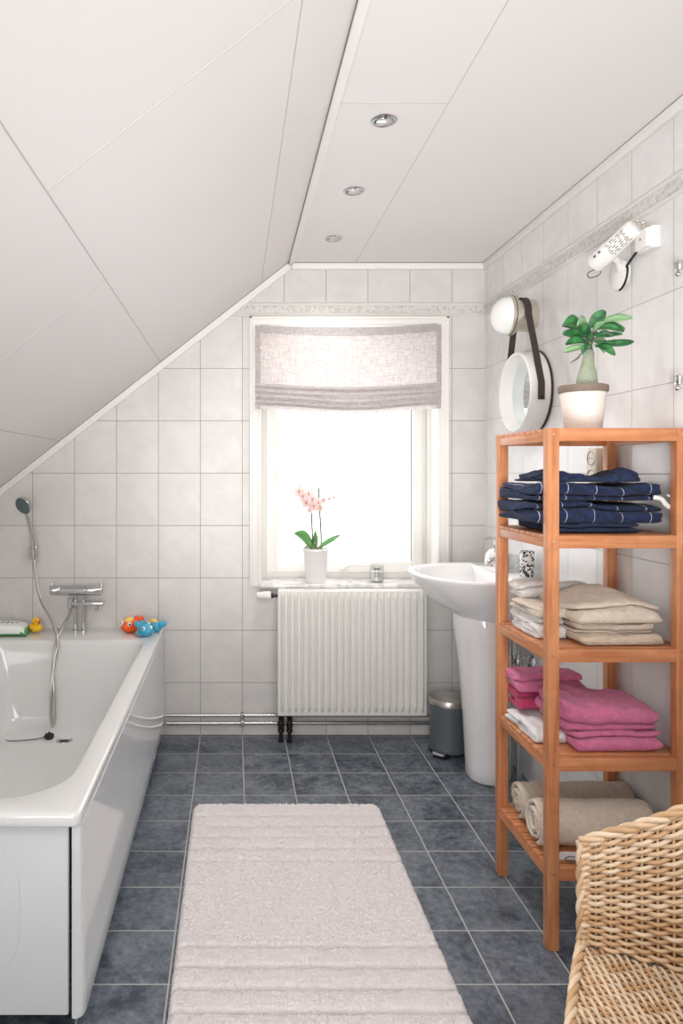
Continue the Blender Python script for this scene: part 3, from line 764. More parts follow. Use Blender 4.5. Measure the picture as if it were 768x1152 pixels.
# ------------------------------------------------------------------ window sill things
def orchid():
    Y = 3.345; k = Y/785; cx = px(355, Y); z0 = .728
    t = thing('potted_orchid', (cx, Y, z0), 'pale pink orchid with two dark stalks in a white pot on the window sill', 'potted plant')
    b = MB(); b.lathe([(.001, z0), (.043, z0), (.046, z0+.004), (.060, z0+.148), (.064, z0+.152), (.064, z0+.160), (.061, z0+.162), (.057, z0+.158), (.055, z0+.15)], 36, Matrix.Translation((cx, Y, 0)), True, False)
    obj('pot', b, M_pot, t)
    b = MB(); b.lathe([(.056, z0+.149), (.03, z0+.153), (.001, z0+.155)], 20, Matrix.Translation((cx, Y, 0)), False, True); b.noise(.004, 60); obj('potting_bark', b, M_soil, t)
    def A(x, y, d=0): return Vector((px(x, Y), Y+d, Z(y, Y)))
    def leaf(p0, p1, w, bend, cup=.0, n=12):
        b = MB(); p0, p1 = Vector(p0), Vector(p1); d = p1-p0; L = d.length
        side = Vector((0, 1, 0)).cross(d).normalized(); side = (side*.9+Vector((0, -.45, 0))).normalized()
        up = d.cross(side).normalized(); R = []
        for i in range(n+1):
            u = i/n; c = p0+d*u+Vector((0, 0, 1))*bend*math.sin(PI*u); ww = w*(math.sin(PI*min(1, u*.9+.08))**.7)*(1 if u < .98 else .3)
            R.append([c-side*ww+up*cup*ww, c-side*ww*.5+up*cup*.3*ww, c, c+side*ww*.5+up*cup*.3*ww, c+side*ww+up*cup*ww, c+side*ww*.5-up*.003, c-up*.003, c-side*ww*.5-up*.003])
        b.rings(R); return b
    for p0, p1, w, bd in ((A(351, 617), A(330, 599, -.03), .026, .022), (A(358, 616), A(382, 601, -.02), .013, .004), (A(355, 617), A(353.5, 596, -.03), .012, 0), (A(354, 617), A(345, 607, .04), .016, .01)):
        obj('leaf', leaf(p0, p1, w, bd, .3), M_leaf_l, t, angle=180)
    b = MB()
    for q in range(7):
        a = rnd.uniform(0, 2*PI); p = Vector((cx+.04*math.cos(a), Y+.04*math.sin(a), z0+.155))
        b.tube(smooth_path([Vector((cx, Y, z0+.15)), p+Vector((0, 0, .012+.01*rnd.random())), p+Vector((.03*math.cos(a), .03*math.sin(a), rnd.uniform(-.02, .01)))], 5), .0022, 6)
    b.tube(smooth_path([A(353, 617), A(341, 613, -.04), A(332, 620, -.05)], 6), .002, 6)
    b.tube(smooth_path([A(351, 617, -.05), A(352, 609, -.06), A(355, 612, -.06), A(354, 618, -.05)], 6), .0025, 6)
    obj('aerial_root', b, M_root, t)
    s1 = [A(352.5, 619), A(351, 600, -.01), A(350, 580, -.01), A(349, 568), A(344, 558, -.02), A(336, 553, -.03)]
    s2 = [A(361, 619), A(361, 600), A(359.5, 575), A(358.5, 560), A(358.3, 549)]
    for s in (s1, s2):
        b = MB(); b.tube(smooth_path(s, 6), .0038, 8)
        if s is s2: b.tube(smooth_path([A(359, 567), A(364, 562, -.01), A(374, 560, -.02)], 5), .0016, 6)
        obj('flower_stalk', b, M_stalk, t)
    def flower(c, r, face):
        M = axisM(c, face); b = MB(); b.M = M
        for q in range(5):
            a = 2*PI*q/5+.3; ww = .52 if q % 2 else .42
            Mq = Matrix.Rotation(a, 4, 'Z') @ Matrix.Translation((r*.55, 0, .001*q))
            b.ellipsoid((0, 0, 0), (r*.55, r*ww, .0016), 12, 4, M=Mq, fn=lambda p: p)
            # cups slightly
        f = obj('flower', b, M_petal, t)
        b = MB(); b.M = M; b.ellipsoid((0, 0, .005), (r*.2, r*.22, .006), 8, 6); obj('flower_lip', b, M_petalc, f)
    for x, y, d, r, fc in ((336, 553, -.03, .021, (-.5, -.8, .2)), (340, 558, -.035, .020, (-.2, -1, 0)), (346, 556, -.02, .022, (.2, -1, .3)), (344, 565, -.03, .021, (-.3, -.9, -.2)), (350, 562, -.03, .022, (.3, -.9, .1)), (352, 569, -.03, .020, (0, -1, -.2)), (357, 566, -.02, .019, (.4, -.9, 0)),
                           (359, 571, -.02, .015, (.3, -1, -.3)), (363, 563, -.01, .013, (.3, -1, 0)), (374, 559.5, -.02, .009, (.7, -.6, .1)), (369, 561, -.02, .010, (.5, -.9, .3)), (348, 573, -.03, .013, (-.4, -.9, -.2))):
        flower(A(x, y, d), r*1.2, fc)
orchid()
def candle():
    Y = 3.36; cx = px(423.5, Y); z0 = .728; M = Matrix.Translation((cx, Y, z0))
    t = thing('candle_jar', (cx, Y, z0), 'small clear glass candle jar with grey printed label on the window sill', 'candle')
    b = MB(); b.lathe([(.001, 0), (.030, 0), (.033, .003), (.033, .078), (.0315, .080), (.030, .078), (.030, .006), (.001, .005)], 28, M, False, False); obj('glass_jar', b, M_jar, t)
    b = MB(); b.lathe([(.001, .0055), (.0292, .0055), (.0292, .050), (.001, .050)], 24, M); obj('wax', b, M_wax, t)
    b = MB()
    for r_ in range(6):
        z = .062-.007*r_; n = 1 if r_ == 0 else 2 + (r_ % 3)
        for q in range(n):
            a0 = -PI/2+(-.55+1.1*q/n); a1 = a0+1.1/n*.75
            R = [[((.0333)*math.cos(a), .0333*math.sin(a), z+s) for s in (0, .0022 if r_ else .006)] for a in (a0+(a1-a0)*i/4 for i in range(5))]
            b.M = M; b.rings(R, close=False)
    obj('label_print', b, M_inkgrey, t)
candle()

# ------------------------------------------------------------------ basin
def washbasin():
    SY = 2.885; t = thing('pedestal_basin', (WX, SY, 0), 'white ceramic pedestal washbasin on the right wall', 'washbasin')
    # plan outline: D shape from the wall; rings at heights
    def plan(dep, half, z, sq=2.3, n=48, cy=0., wall=WX-.001, flat=None):
        q = []
        for k in range(n):
            a = 2*PI*k/n; c, s = math.cos(a), math.sin(a)
            # front (c<0): superellipse; back (c>0): squared off at the wall
            if c < 0: x = -dep*abs(c)**(2/sq)
            else: x = min(c*.8, 1)*.13
            q.append((wall-.13 + x + (0 if c < 0 else 0), SY+cy+half*math.copysign(abs(s)**(2/(sq if c < 0 else 4)), s), z))
        return q
    D = .325
    rim = .842
    b = MB()
    outer = [(.10, .13, .655), (.15, .155, .668), (.205, .19, .700), (.258, .232, .740), (.297, .266, .780), (.322, .288, .812), (.333, .299, .830), (.335, .302, .838), (.332, .300, .843), (.322, .294, .845)]
    R = [plan(d, h, z) for d, h, z in outer]
    # inside bowl: shift inward with smaller back extension
    def bowl(dep, half, z, back):
        q = []
        n = 48
        for k in range(n):
            a = 2*PI*k/n; c, s = math.cos(a), math.sin(a)
            x = -dep*abs(c)**(2/2.3) if c < 0 else back*abs(c)**(2/2.6)
            q.append((WX-.13+x, SY+half*math.copysign(abs(s)**(2/2.3), s), z))
        return q
    R += [bowl(.300, .262, .842, .005), bowl(.290, .250, .834, 0), bowl(.265, .225, .80, -.01), bowl(.215, .18, .745, -.02), bowl(.15, .12, .712, -.04), bowl(.10, .05, .705, -.06), bowl(.085, .012, .704, -.07)]
    b.rings(R); bo = obj('bowl', b, M_ceramic, t, angle=60)
    b = MB(); b.lathe([(.02, .7055), (.021, .7085), (.001, .7075)], 20, Matrix.Translation((WX-.20, SY, 0))); obj('waste', b, M_chrome, bo)
    b = MB(); R = []
    for z, d, h in ((0, .098, .100), (.006, .103, .105), (.05, .100, .100), (.25, .104, .102), (.45, .118, .115), (.58, .134, .130), (.665, .142, .140), (.675, .139, .137)):
        q = []
        for k in range(40):
            a = 2*PI*k/40; c, s = math.cos(a), math.sin(a)
            x = -d*abs(c)**(2/2.5) if c < 0 else .035*abs(c)**(.5)
            q.append((1.055+x+(.0 if z > .3 else .01*(1-z/.3)), SY+h*math.copysign(abs(s)**(2/2.5), s), z))
        R.append(q)
    b.rings(R); obj('pedestal', b, M_ceramic, t, angle=50)
    # mixer tap
    b = MB(); tx = WX-.075; zt = .845
    b.lathe([(.027, 0), (.027, .006), (.022, .010), (.021, .062), (.023, .066), (.020, .075), (.001, .077)], 20, Matrix.Translation((tx, SY, zt)))
    b.tube(smooth_path([(tx, SY, zt+.045), (tx-.035, SY, zt+.048), (tx-.062, SY, zt+.042), (tx-.075, SY, zt+.030)], 5), [.015, .014]+[.0125]*14, 12)
    b.tube(smooth_path([(tx, SY, zt+.078), (tx-.01, SY, zt+.084), (tx-.05, SY, zt+.088)], 4), .0065, 10)
    f = obj('mixer_tap', b, M_chrome, t)
washbasin()
def soap_dispenser():
    Y = 3.085; cx = px(556, Y); z0 = .845; M = Matrix.Translation((cx, Y, z0))
    t = thing('soap_dispenser', (cx, Y, z0), 'bell-shaped white soap dispenser with chrome pump on the far basin rim', 'soap dispenser')
    b = MB(); b.lathe([(.001, .0), (.044, 0), (.044, .014), (.043, .016), (.041, .034), (.036, .052), (.025, .066), (.016, .072), (.001, .074)], 28, M); 
    for i, f in enumerate(b.f):
        if all((b.v[q].z-z0) < .0165 for q in f): b.mi[i] = 1
    obj('bottle', b, [M_ceramic, M_steel], t)
    b = MB(); b.lathe([(.012, .070), (.013, .084), (.008, .086), (.0045, .088), (.0045, .112), (.008, .113), (.009, .123), (.001, .124)], 16, M)
    b.tube([(cx, Y, z0+.119), (cx-.03, Y-.008, z0+.119), (cx-.045, Y-.012, z0+.114)], [.0055, .005, .004], 8)
    obj('pump', b, M_chrome, t)
soap_dispenser()
def tumblers():
    Y = 2.74; cx = px(592.5, Y); z0 = .8455
    t = thing('patterned_tumbler', (cx, Y, z0), 'black and white patterned tumbler on the near side of the basin', 'tumbler')
    M = Matrix.Translation((cx, Y, z0))
    b = MB(); b.lathe([(.001, 0), (.024, 0), (.026, .003), (.0275, .098), (.0265, .1), (.0245, .098), (.023, .006), (.001, .005)], 28, M, False, False); obj('cup', b, M_pattern, t)
    b = MB(); M2 = Matrix.Translation((px(580, 2.83), 2.83, z0)); b.lathe([(.001, 0), (.020, 0), (.021, .003), (.0235, .075), (.022, .075), (.0195, .005), (.001, .004)], 24, M2, False, False)
    tag(obj('drinking_glass', b, M_jar), 'clear drinking glass on the basin beside the patterned tumbler', 'glass')
tumblers()
def valve():
    Y = 2.80; zc = Z(745, Y)
    t = thing('stop_valve', (WX, Y, zc), 'chrome stop valve with wall flange and two vertical supply pipes beside the basin', 'valve')
    b = MB(); b.lathe([(.034, 0), (.033, .004), (.020, .014), (.012, .018)], 24, axisM((WX, Y, zc), (-1, 0, 0))); obj('wall_flange', b, M_chrome, t)
    b = MB(); xv = px(583, Y)
    b.tube([(WX, Y, zc), (xv, Y, zc)], .0085, 12); b.lathe([(.013, 0), (.013, .012)], 6, axisM((xv+.022, Y, zc), (-1, 0, 0)))
    b.lathe([(.008, -.034), (.013, -.032), (.013, -.02), (.010, -.018), (.015, -.008), (.015, .008), (.010, .018), (.013, .02), (.013, .032), (.008, .034)], 12, Matrix.Translation((xv, Y, zc)))
    b.lathe([(.008, -.024), (.013, -.022), (.013, .022), (.008, .024)], 8, Matrix.Translation((xv-.022, Y+.03, zc+.0)))
    b.tube([(xv, Y, zc), (xv-.022, Y+.03, zc)], .008, 10)
    obj('valve_body', b, M_chrome, t)
    for dx, dy, z1 in ((0, 0, .72), (-.022, .03, .72)):
        b = MB(); b.tube([(xv+dx, Y+dy, 0), (xv+dx, Y+dy, z1)], .0075 if dx == 0 else .010, 12); obj('supply_pipe', b, M_chrome, t)
valve()

# ------------------------------------------------------------------ pedal bin
def pedal_bin():
    cx, cy = .968, 3.145; M = Matrix.Translation((cx, cy, 0)); r = .083
    t = thing('pedal_bin', (cx, cy, 0), 'small grey pedal bin with brushed steel lid behind the basin pedestal', 'bin')
    b = MB(); b.lathe([(r-.004, .004), (r, .008), (r, .213), (r-.003, .215)], 48, M); obj('bucket', b, M_bin, t)
    b = MB(); b.lathe([(r-.002, .214), (r+.003, .215), (r+.003, .236), (r, .241), (r-.01, .244), (r-.03, .250), (.03, .256), (.001, .257)], 48, M); obj('lid', b, M_steel, t)
    b = MB(); b.lathe([(r+.001, .0), (r+.003, .001), (r+.003, .010), (r, .012)], 48, M); obj('base_ring', b, M_black, t)
    d = Vector((-.62, -.78, 0)).normalized(); s = Vector((-d.y, d.x, 0))
    b = MB(); R = []
    for u, wd, z in ((.0, .028, .020), (.02, .030, .024), (.035, .028, .022), (.042, .020, .017)):
        c = Vector((cx, cy, z))+d*(r-.002+u); R.append([c-s*wd-Vector((0, 0, .003)), c+s*wd-Vector((0, 0, .003)), c+s*wd+Vector((0, 0, .003)), c-s*wd+Vector((0, 0, .003))])
    b.rings(R); obj('pedal', b, M_chrome, t)
    b = MB(); R = []
    for u, wd in ((-.01, .036), (.015, .034), (.028, .026)):
        c = Vector((cx, cy, 0))+d*(r+u); R.append([c-s*wd, c+s*wd, c+s*wd+Vector((0, 0, .014)), c-s*wd+Vector((0, 0, .014))])
    b.rings(R); obj('pedal_housing', b, M_black, t)
pedal_bin()

# ------------------------------------------------------------------ mirror, lamps, hooks, socket
MY, MZ, MR = 2.775, 1.572, .163
def mirror():
    t = thing('round_mirror', (WX, MY, MZ), 'round white-framed wall mirror hanging from a dark leather strap', 'mirror')
    M = axisM((WX-.003, MY, MZ), (-1, 0, 0))
    b = MB(); b.lathe([(MR-.01, .0), (MR-.002, .002), (MR, .008), (MR-.006, .078), (MR-.010, .082), (MR-.015, .080), (MR-.022, .034), (MR-.024, .030)], 72, M, True, False)
    obj('frame', b, M_white, t)
    b = MB(); b.lathe([(MR-.0235, .0295), (MR-.024, .031), (.001, .031)], 72, M, False, True); obj('mirror_glass', b, M_mirror, t)
    b = MB(); b.lathe([(MR-.003, -.002), (MR+.003, 0), (MR+.003, .006), (MR-.001, .007)], 72, M, True, False); obj('back_edge', b, M_leather, t)
    # strap : band of width along X, path in YZ around the lamp base
    b = MB(); ly, lz, lr = 2.79, Z(355, 2.79), .066
    left = [(MY+MR*.90, MZ+MR*.30), (MY+MR*.93, MZ+MR*.52)]
    path = [(MY-MR*1.0, MZ-.045), (MY-MR*1.005, MZ+.02)]
    th0 = math.radians(188); 
    for k in range(13):
        a = th0 + (math.radians(-8)-th0)*k/12; path.append((ly+lr*math.cos(a), lz+lr*math.sin(a)))
    path += [(MY+MR*1.005, MZ+.02), (MY+MR*1.0, MZ-.045)]
    P = [Vector((0, y, z)) for y, z in path]; R = []
    xa, xb = WX-.060, WX-.035
    for i, p in enumerate(P):
        tt = (P[min(i+1, len(P)-1)]-P[max(i-1, 0)]).normalized(); n = Vector((0, -tt.z, tt.y))
        if n.dot(Vector((0, p.y-ly, p.z-lz+.15))) < 0: n = -n
        R.append([(xa, *(p+n*.001)[1:]), (xb, *(p+n*.001)[1:]), (xb, *(p+n*.004)[1:]), (xa, *(p+n*.004)[1:])])
    b.rings(R); obj('strap', b, M_leather, t, angle=30)
    b = MB(); b.lathe([(.005, 0), (.005, .002), (.001, .003)], 12, axisM((WX-.0475, MY-MR*1.0-.004, MZ-.036), (0, -1, 0))); obj('rivet', b, M_dark, t)
mirror()
def wall_lamp():
    ly, lz = 2.79, Z(355, 2.79); M = axisM((WX, ly, lz), (-1, 0, 0))
    t = thing('globe_wall_lamp', (WX, ly, lz), 'round opal glass wall lamp with nickel base above the round mirror', 'wall lamp')
    b = MB(); b.lathe([(.060, 0), (.062, .004), (.062, .078), (.064, .080), (.0775, .082), (.0785, .086), (.0785, .104), (.076, .106)], 48, M); obj('base', b, M_nickel, t)
    b = MB(); b.lathe([(.0775, .092), (.0795, .093), (.0795, .0955), (.0775, .0965)], 48, M, False, False); obj('groove_ring', b, M_dark, t)
    b = MB(); b.lathe([(.075, .104), (.074, .112), (.068, .132), (.055, .150), (.035, .162), (.015, .167), (.001, .168)], 48, M); obj('lamp_shade', b, M_globe, t)
wall_lamp()
def spot():
    Yb = 1.99
    bx = thing('junction_box', (WX, Yb, 1.92), 'small white square junction box on the right wall beside the tubular fixture', 'junction box')
    b = MB(); b.box(1.160, WX, 1.963, 2.022, 1.892, 1.946, .003); b.box(1.172, WX, 1.957, 2.028, 1.888, 1.950, .003); bx2 = obj('housing', b, M_white, bx)
    b = MB(); b.lathe([(.003, 0), (.003, .0008), (.001, .001)], 10, axisM((1.1602, 1.993, 1.919), (-1, 0, 0))); obj('screw', b, M_dark, bx)
    # tubular fixture: canister + disc rose
    t = thing('tubular_spotlight', (WX, 2.07, 1.90), 'white tubular spotlight with printed label and round wall plate near the ceiling', 'wall light')
    a = Vector((px(727, 1.98), 1.98, 1.2555+(531-257)*1.98/785)); a = Vector((1.150, 2.005, 1.958)); c = Vector((1.105, 2.135, 1.892))
    d = (c-a).normalized()
    Mx = axisM(a, d); L = (c-a).length
    b = MB(); b.lathe([(.001, -.004), (.018, -.003), (.024, 0), (.026, .006), (.027, L*.55), (.0285, L*.58), (.030, L-.003), (.028, L), (.024, L+.001), (.022, L-.006), (.001, L-.007)], 36, Mx); obj('canister', b, M_white, t)
    # label marks facing the room
    b = MB(); Mi = Mx.copy()
    r0 = .0275
    loc = Mx.inverted() @ Vector((0, 0, H)); fa = math.atan2(loc.y, loc.x)
    b.M = Mx
    def mark(u0, u1, v0, v1):
        R = [[(r0*math.cos(fa+v), r0*math.sin(fa+v), L*(u0+(u1-u0)*i/3)) for v in (v0, v0+(v1-v0)/2, v1)] for i in range(4)]; b.rings(R, close=False)
    for r_ in range(7):
        v = -.75+.24*r_; u = .10+.03*(r_ % 2)
        while u < .86-.06*(r_ % 3):
            du = rnd.uniform(.03, .10); mark(u, u+du, v, v+.085); u += du+rnd.uniform(.02, .07)
    r0 = .0304
    for k in range(2): mark(.66+.12*k, .72+.12*k, .5, .75)
    obj('label_print', b, M_inkgrey, t)
    rc = Vector((WX, 2.155, 1.865))
    b = MB(); b.lathe([(.046, 0), (.047, .003), (.047, .012), (.043, .015), (.001, .017)], 40, axisM(rc, (-1, 0, 0))); b.tube([rc+Vector((-.01, -.01, .01)), Vector((1.16, 2.11, 1.895)), Vector((1.13, 2.09, 1.908))], [.010, .010, .012], 12); obj('wall_plate', b, M_white, t)
    b = MB(); pts = []
    for k in range(13):
        an = math.radians(-100+100*k/12); pts.append(rc+Vector((-.010, -.050*math.cos(an+.3), .050*math.sin(an+.3))))
    pts += [Vector((WX-.012, 2.05, 1.905)), Vector((WX-.012, 2.03, 1.91))]
    b.tube(smooth_path(pts, 3), .0035, 8); obj('cable', b, M_black, t)
    b = MB(); b.tube(smooth_path([c+Vector((.01, -.005, -.012)), c+Vector((-.012, .02, -.022)), c+Vector((.0, .03, -.034)), c+Vector((.02, .01, -.028)), c+Vector((.01, -.005, -.012))], 5), .0014, 6); obj('pull_cord', b, M_black, t)
    b = MB(); b.tube([(1.172, 1.99, 1.952), (1.165, 1.985, 1.962), (1.155, 1.99, 1.966)], .005, 8); b.ellipsoid((1.160, 1.980, 1.962), (.008, .008, .006)); b.ellipsoid((1.150, 1.990, 1.972), (.005, .006, .005)); obj('knuckle_joint', b, M_nickel, t)
spot()
def hook():
    y, z = 1.832, 1.796
    t = thing('chrome_hook', (WX, y, z), 'upper small chrome bracket on the right wall at the photo edge', 'hook', 'chrome brackets on the right wall')
    b = MB(); b.lathe([(.014, 0), (.014, .004), (.009, .006), (.006, .008)], 20, axisM((WX, y, z), (-1, 0, 0))); obj('rosette', b, M_chrome, t)
    b = MB(); b.tube([(WX-.004, y, z), (WX-.026, y, z)], .0055, 12); b.box(WX-.036, WX-.024, y-.011, y+.011, z-.012, z+.014, .003); b.ellipsoid((WX-.030, y+.004, z-.020), (.007, .008, .007)); obj('clamp', b, M_chrome, t)
    dup(t, (WX, y, 1.496), 'lower small chrome bracket on the right wall at the photo edge')
hook()
def socket():
    y0, y1 = 2.232, 2.292; z0, z1 = 1.195, 1.333; x0 = 1.157
    t = thing('double_socket', (WX, (y0+y1)/2, z0), 'cream surface-mounted double wall socket seen through the shelf', 'socket')
    b = MB(); b.box(x0, WX, y0, y1, z0, z1, .004); obj('housing', b, M_cream, t)
    for zc in (1.300, 1.240):
        b = MB(); b.lathe([(.0245, 0), (.0255, .0015), (.023, .0025), (.021, 0), (.0205, -.0), (.001, .0004)], 28, axisM((x0, (y0+y1)/2, zc), (-1, 0, 0)), False, True); s = obj('outlet', b, M_cream, t)
        b = MB()
        for k in (-1, 1): b.lathe([(.0025, .0006), (.0025, .0014), (.0005, .0015)], 8, axisM((x0, (y0+y1)/2+k*.009, zc), (-1, 0, 0)))
        b.lathe([(.0205, .0006), (.0215, .0010), (.0205, .0012)], 28, axisM((x0, (y0+y1)/2, zc), (-1, 0, 0)), False, False)
        obj('pin_hole', b, M_dark, s)
socket()

# ------------------------------------------------------------------ shelf unit
SX0, SX1, SY0, SY1 = .822, 1.190, 1.827, 2.196
LV = [1.3707, 1.089, .790, .504, .217]
def shelf():
    t = thing('wooden_shelf_unit', ((SX0+SX1)/2, (SY0+SY1)/2, 0), 'orange-brown wooden shelf unit with five slatted shelves against the right wall', 'shelf')
    p = .030
    for x0, y0 in ((SX0, SY0), (SX1-p, SY0), (SX0, SY1-p), (SX1-p, SY1-p)):
        b = MB(); b.box(x0, x0+p, y0, y0+p, 0, LV[0], .0018); obj('post', b, M_wood[2], t, angle=30)
    for i, z in enumerate(LV):
        hr = .034
        for y0 in (SY0+.002, SY1-p+.006):
            b = MB(); b.box(SX0+p-.001, SX1-p+.001, y0, y0+.020, z-hr, z, .0015)
            obj('cross_rail', b, M_wood[0], t, angle=30)
        for x0 in (SX0+.002, SX1-p+.008):
            b = MB(); b.box(x0, x0+.020, SY0+p-.001, SY1-p+.001, z-hr, z-.010, .0015)
            obj('side_rail', b, M_wood[1], t, angle=30)
        b = MB(); ns = 8; ya, yb = SY0+.024, SY1-.026; gap = .0065; wd = (yb-ya-gap*(ns+1))/ns
        for k in range(ns):
            y = ya+gap+k*(wd+gap)
            xa, xb = SX0+.002, SX1-.002
            if y < SY0+p: xa, xb = SX0+p, SX1-p
            if y+wd > SY1-p: xa, xb = SX0+p, SX1-p
            b.box(xa, xb, y, y+wd, z-.0098, z, .0012)
        obj('slatted_board', b, M_wood[0], t, angle=30)
        for xs in (SX0+.015, SX1-.015):
            b = MB(); b.lathe([(.0028, 0), (.0028, .0008), (.0005, .001)], 10, axisM((xs, SY0, z-.016), (0, -1, 0))); obj('screw', b, M_steel, t)
shelf()

# ------------------------------------------------------------------ folded cloths
def serp(y0, y1, z0, layers, th, start_back=True, lens=None, seed=1):
    """zigzag fold path in (y,z); folds are round, each fold reaches a little more or less far"""
    r_ = random.Random(seed); pts = []; r = th/2; atback = start_back
    jf = [r_.uniform(0, .012) for _ in range(layers+1)]; jb = [r_.uniform(0, .014) for _ in range(layers+1)]
    for i in range(layers):
        z = z0+r+i*th
        # fold index shared by the two layers that meet at it
        fr = lambda k: y0+r+jf[(k+1)//2] if True else 0
        yb = y1-r-jb[(i+(0 if start_back else 1))//2 if False else (i+1)//2]; yf = y0+r+jf[i//2]
        if not start_back: yf = y0+r+jf[(i+1)//2]; yb = y1-r-jb[i//2]
        a, c = (yb, yf) if atback else (yf, yb)
        if lens and lens[0] and i == 0: a = a+(c-a)*lens[0]
        if lens and lens[1] and i == layers-1: c = a+(c-a)*(1-lens[1])
        n = 14
        for k in range(n+1): pts.append((a+(c-a)*k/n, z))
        if i < layers-1:
            s = -1 if atback else 1
            for k in range(1, 6):
                an = -PI/2+PI*k/6; pts.append((c+s*r*math.cos(an), z+r+r*math.sin(an)))
        atback = not atback
    return pts
def serp_old(y0, y1, z0, layers, th, start_back=True, lens=None):
    """zigzag fold path in (y,z); folds are round"""
    pts = []; r = th/2
    y_f, y_b = y0+r, y1-r
    atback = start_back
    for i in range(layers):
        z = z0+r+i*th
        a, c = (y_b, y_f) if atback else (y_f, y_b)
        if lens and lens[i]:  # shorten the free end
            if i == 0: a = a+(c-a)*lens[i]
            if i == layers-1: c = a+(c-a)*(1-lens[i])
        n = 14
        for k in range(n+1): pts.append((a+(c-a)*k/n, z))
        if i < layers-1:
            s = -1 if atback else 1
            for k in range(1, 6):
                an = -PI/2+PI*k/6; pts.append((c+s*r*math.cos(an), z+r+r*math.sin(an)))
        atback = not atback
    return pts
def cloth(name, x0, x1, y0, y1, z0, layers, th, mat, label, cat='towel', group=None, seed=1, amp=.004, freq=14, yaw=0, lift=None, start_back=True, lens=None, fill=.86, endr=.004, nx=26, taper=None, mats=None):
    path = serp(y0, y1, z0, layers, th, start_back, lens, seed)
    n = len(path); b = MB(); R = []
    cx, cy = (x0+x1)/2, (y0+y1)/2
    top = z0+layers*th
    for j in range(nx+1):
        u = j/nx
        # rounded ends
        e_ = min(j, nx-j); k_ = {0: .45, 1: .8}.get(e_, 1.)
        ring = []
        up, dn = [], []
        for i, (y, z) in enumerate(path):
            a = path[max(i-1, 0)]; c = path[min(i+1, n-1)]
            tx, tz = c[0]-a[0], c[1]-a[1]; L = math.hypot(tx, tz) or 1
            ny, nz = -tz/L, tx/L
            h = th*fill/2*k_*(.55 if i in (0, n-1) else 1)
            layer = (z-z0)/th
            xx = x0+(x1-x0)*(u*.96+.02) + (u-.5)*2*.016*noise.noise(Vector((layer*1.7, seed*3.3, (j > nx/2)*5.)))
            up.append((xx, y+ny*h, z+nz*h)); dn.append((xx, y-ny*h, z-nz*h))
        ring = up+dn[::-1]
        R.append(ring)
    b.rings(R)
    o = Vector((seed*7.7, seed*3.3, 0))
    for i, p in enumerate(b.v):
        hgt = max(0, (p.z-z0))/max(1e-6, top-z0)
        q = Vector((p.x*freq, p.y*freq, p.z*freq*.45))+o
        rg = (1-abs(noise.noise(Vector((p.x*9, p.y*30, p.z*34))+o)))**6*.0040 + (1-abs(noise.noise(Vector((p.x*26, p.y*11, p.z*20))-o)))**8*.0030
        dz = rg + noise.noise(q)*amp + noise.noise(q*2.7)*amp*.4
        dy = noise.noise(q+Vector((9, 9, 0)))*amp*.8 - rg*.8; dx = noise.noise(q+Vector((3, 19, 0)))*amp
        f = min(1, hgt*1.3+.08)
        z = p.z+dz*f
        if lift: z = z0+(z-z0)*lift((p.x-x0)/(x1-x0), (p.y-y0)/(y1-y0))
        fr = noise.fractal(p*80+o, .8, 2.0, 4)*.0018
        b.v[i] = Vector((p.x+dx+fr, p.y+dy*f+fr, max(z0+.0004, z+fr)))
    if yaw:
        M = Matrix.Translation((cx, cy, 0)) @ Matrix.Rotation(yaw, 4, 'Z') @ Matrix.Translation((-cx, -cy, 0))
        b.v = [M @ p for p in b.v]
    ob = obj(name, b, mat, angle=180, subsurf=1)
    return tag(ob, label, cat, group)
S2, S3, S4, S5 = LV[1]+.0006, LV[2]+.0006, LV[3]+.0006, LV[4]+.0006
G = 'dark blue striped cloths on the second shelf'
def wave(a, k, p=0): return lambda u, v: 1-a*.8+a*math.sin(u*k+p)
cloth('folded_towel', .850, 1.100, 1.866, 2.12, S2, 2, .013, M_navy2, 'thin navy cloth at the bottom of the dark blue stack', 'towel', G, 3, .004, 18, start_back=False, fill=.95)
cloth('folded_bathrobe', .798, 1.172, 1.872, 2.15, S2+.0265, 3, .0185, M_navy, 'navy bathrobe with thin pale stripes folded in the lower middle of the blue stack', 'bathrobe', G, 5, .010, 9, lift=wave(.10, 5), fill=1.0)
cloth('folded_bathrobe', .803, 1.168, 1.870, 2.14, S2+.087, 3, .0160, M_navy, 'upper navy striped bathrobe of the dark blue stack', 'bathrobe', G, 8, .011, 10, yaw=.02, fill=1.0, start_back=False, lift=wave(.10, 6, 1))
cloth('folded_towel', .835, 1.110, 1.885, 2.11, S2+.138, 2, .012, M_navy2, 'crumpled navy cloth on top of the dark blue stack', 'towel', G, 12, .016, 19, fill=1.0, lift=wave(.3, 9))
b = MB(); P = smooth_path([(1.125, 1.872, S2+.098), (1.140, 1.862, S2+.094), (1.152, 1.860, S2+.078), (1.168, 1.862, S2+.070), (1.178, 1.866, S2+.082), (1.170, 1.866, S2+.098), (1.158, 1.868, S2+.104)], 6)
b.tube(P, [.0055+.0012*noise.noise(p*80) for p in P], 8, flat=.5); tag(obj('white_tie_belt', b, M_whitet, angle=60), 'white tie loop hanging out of the right end of the dark blue stack', 'belt')

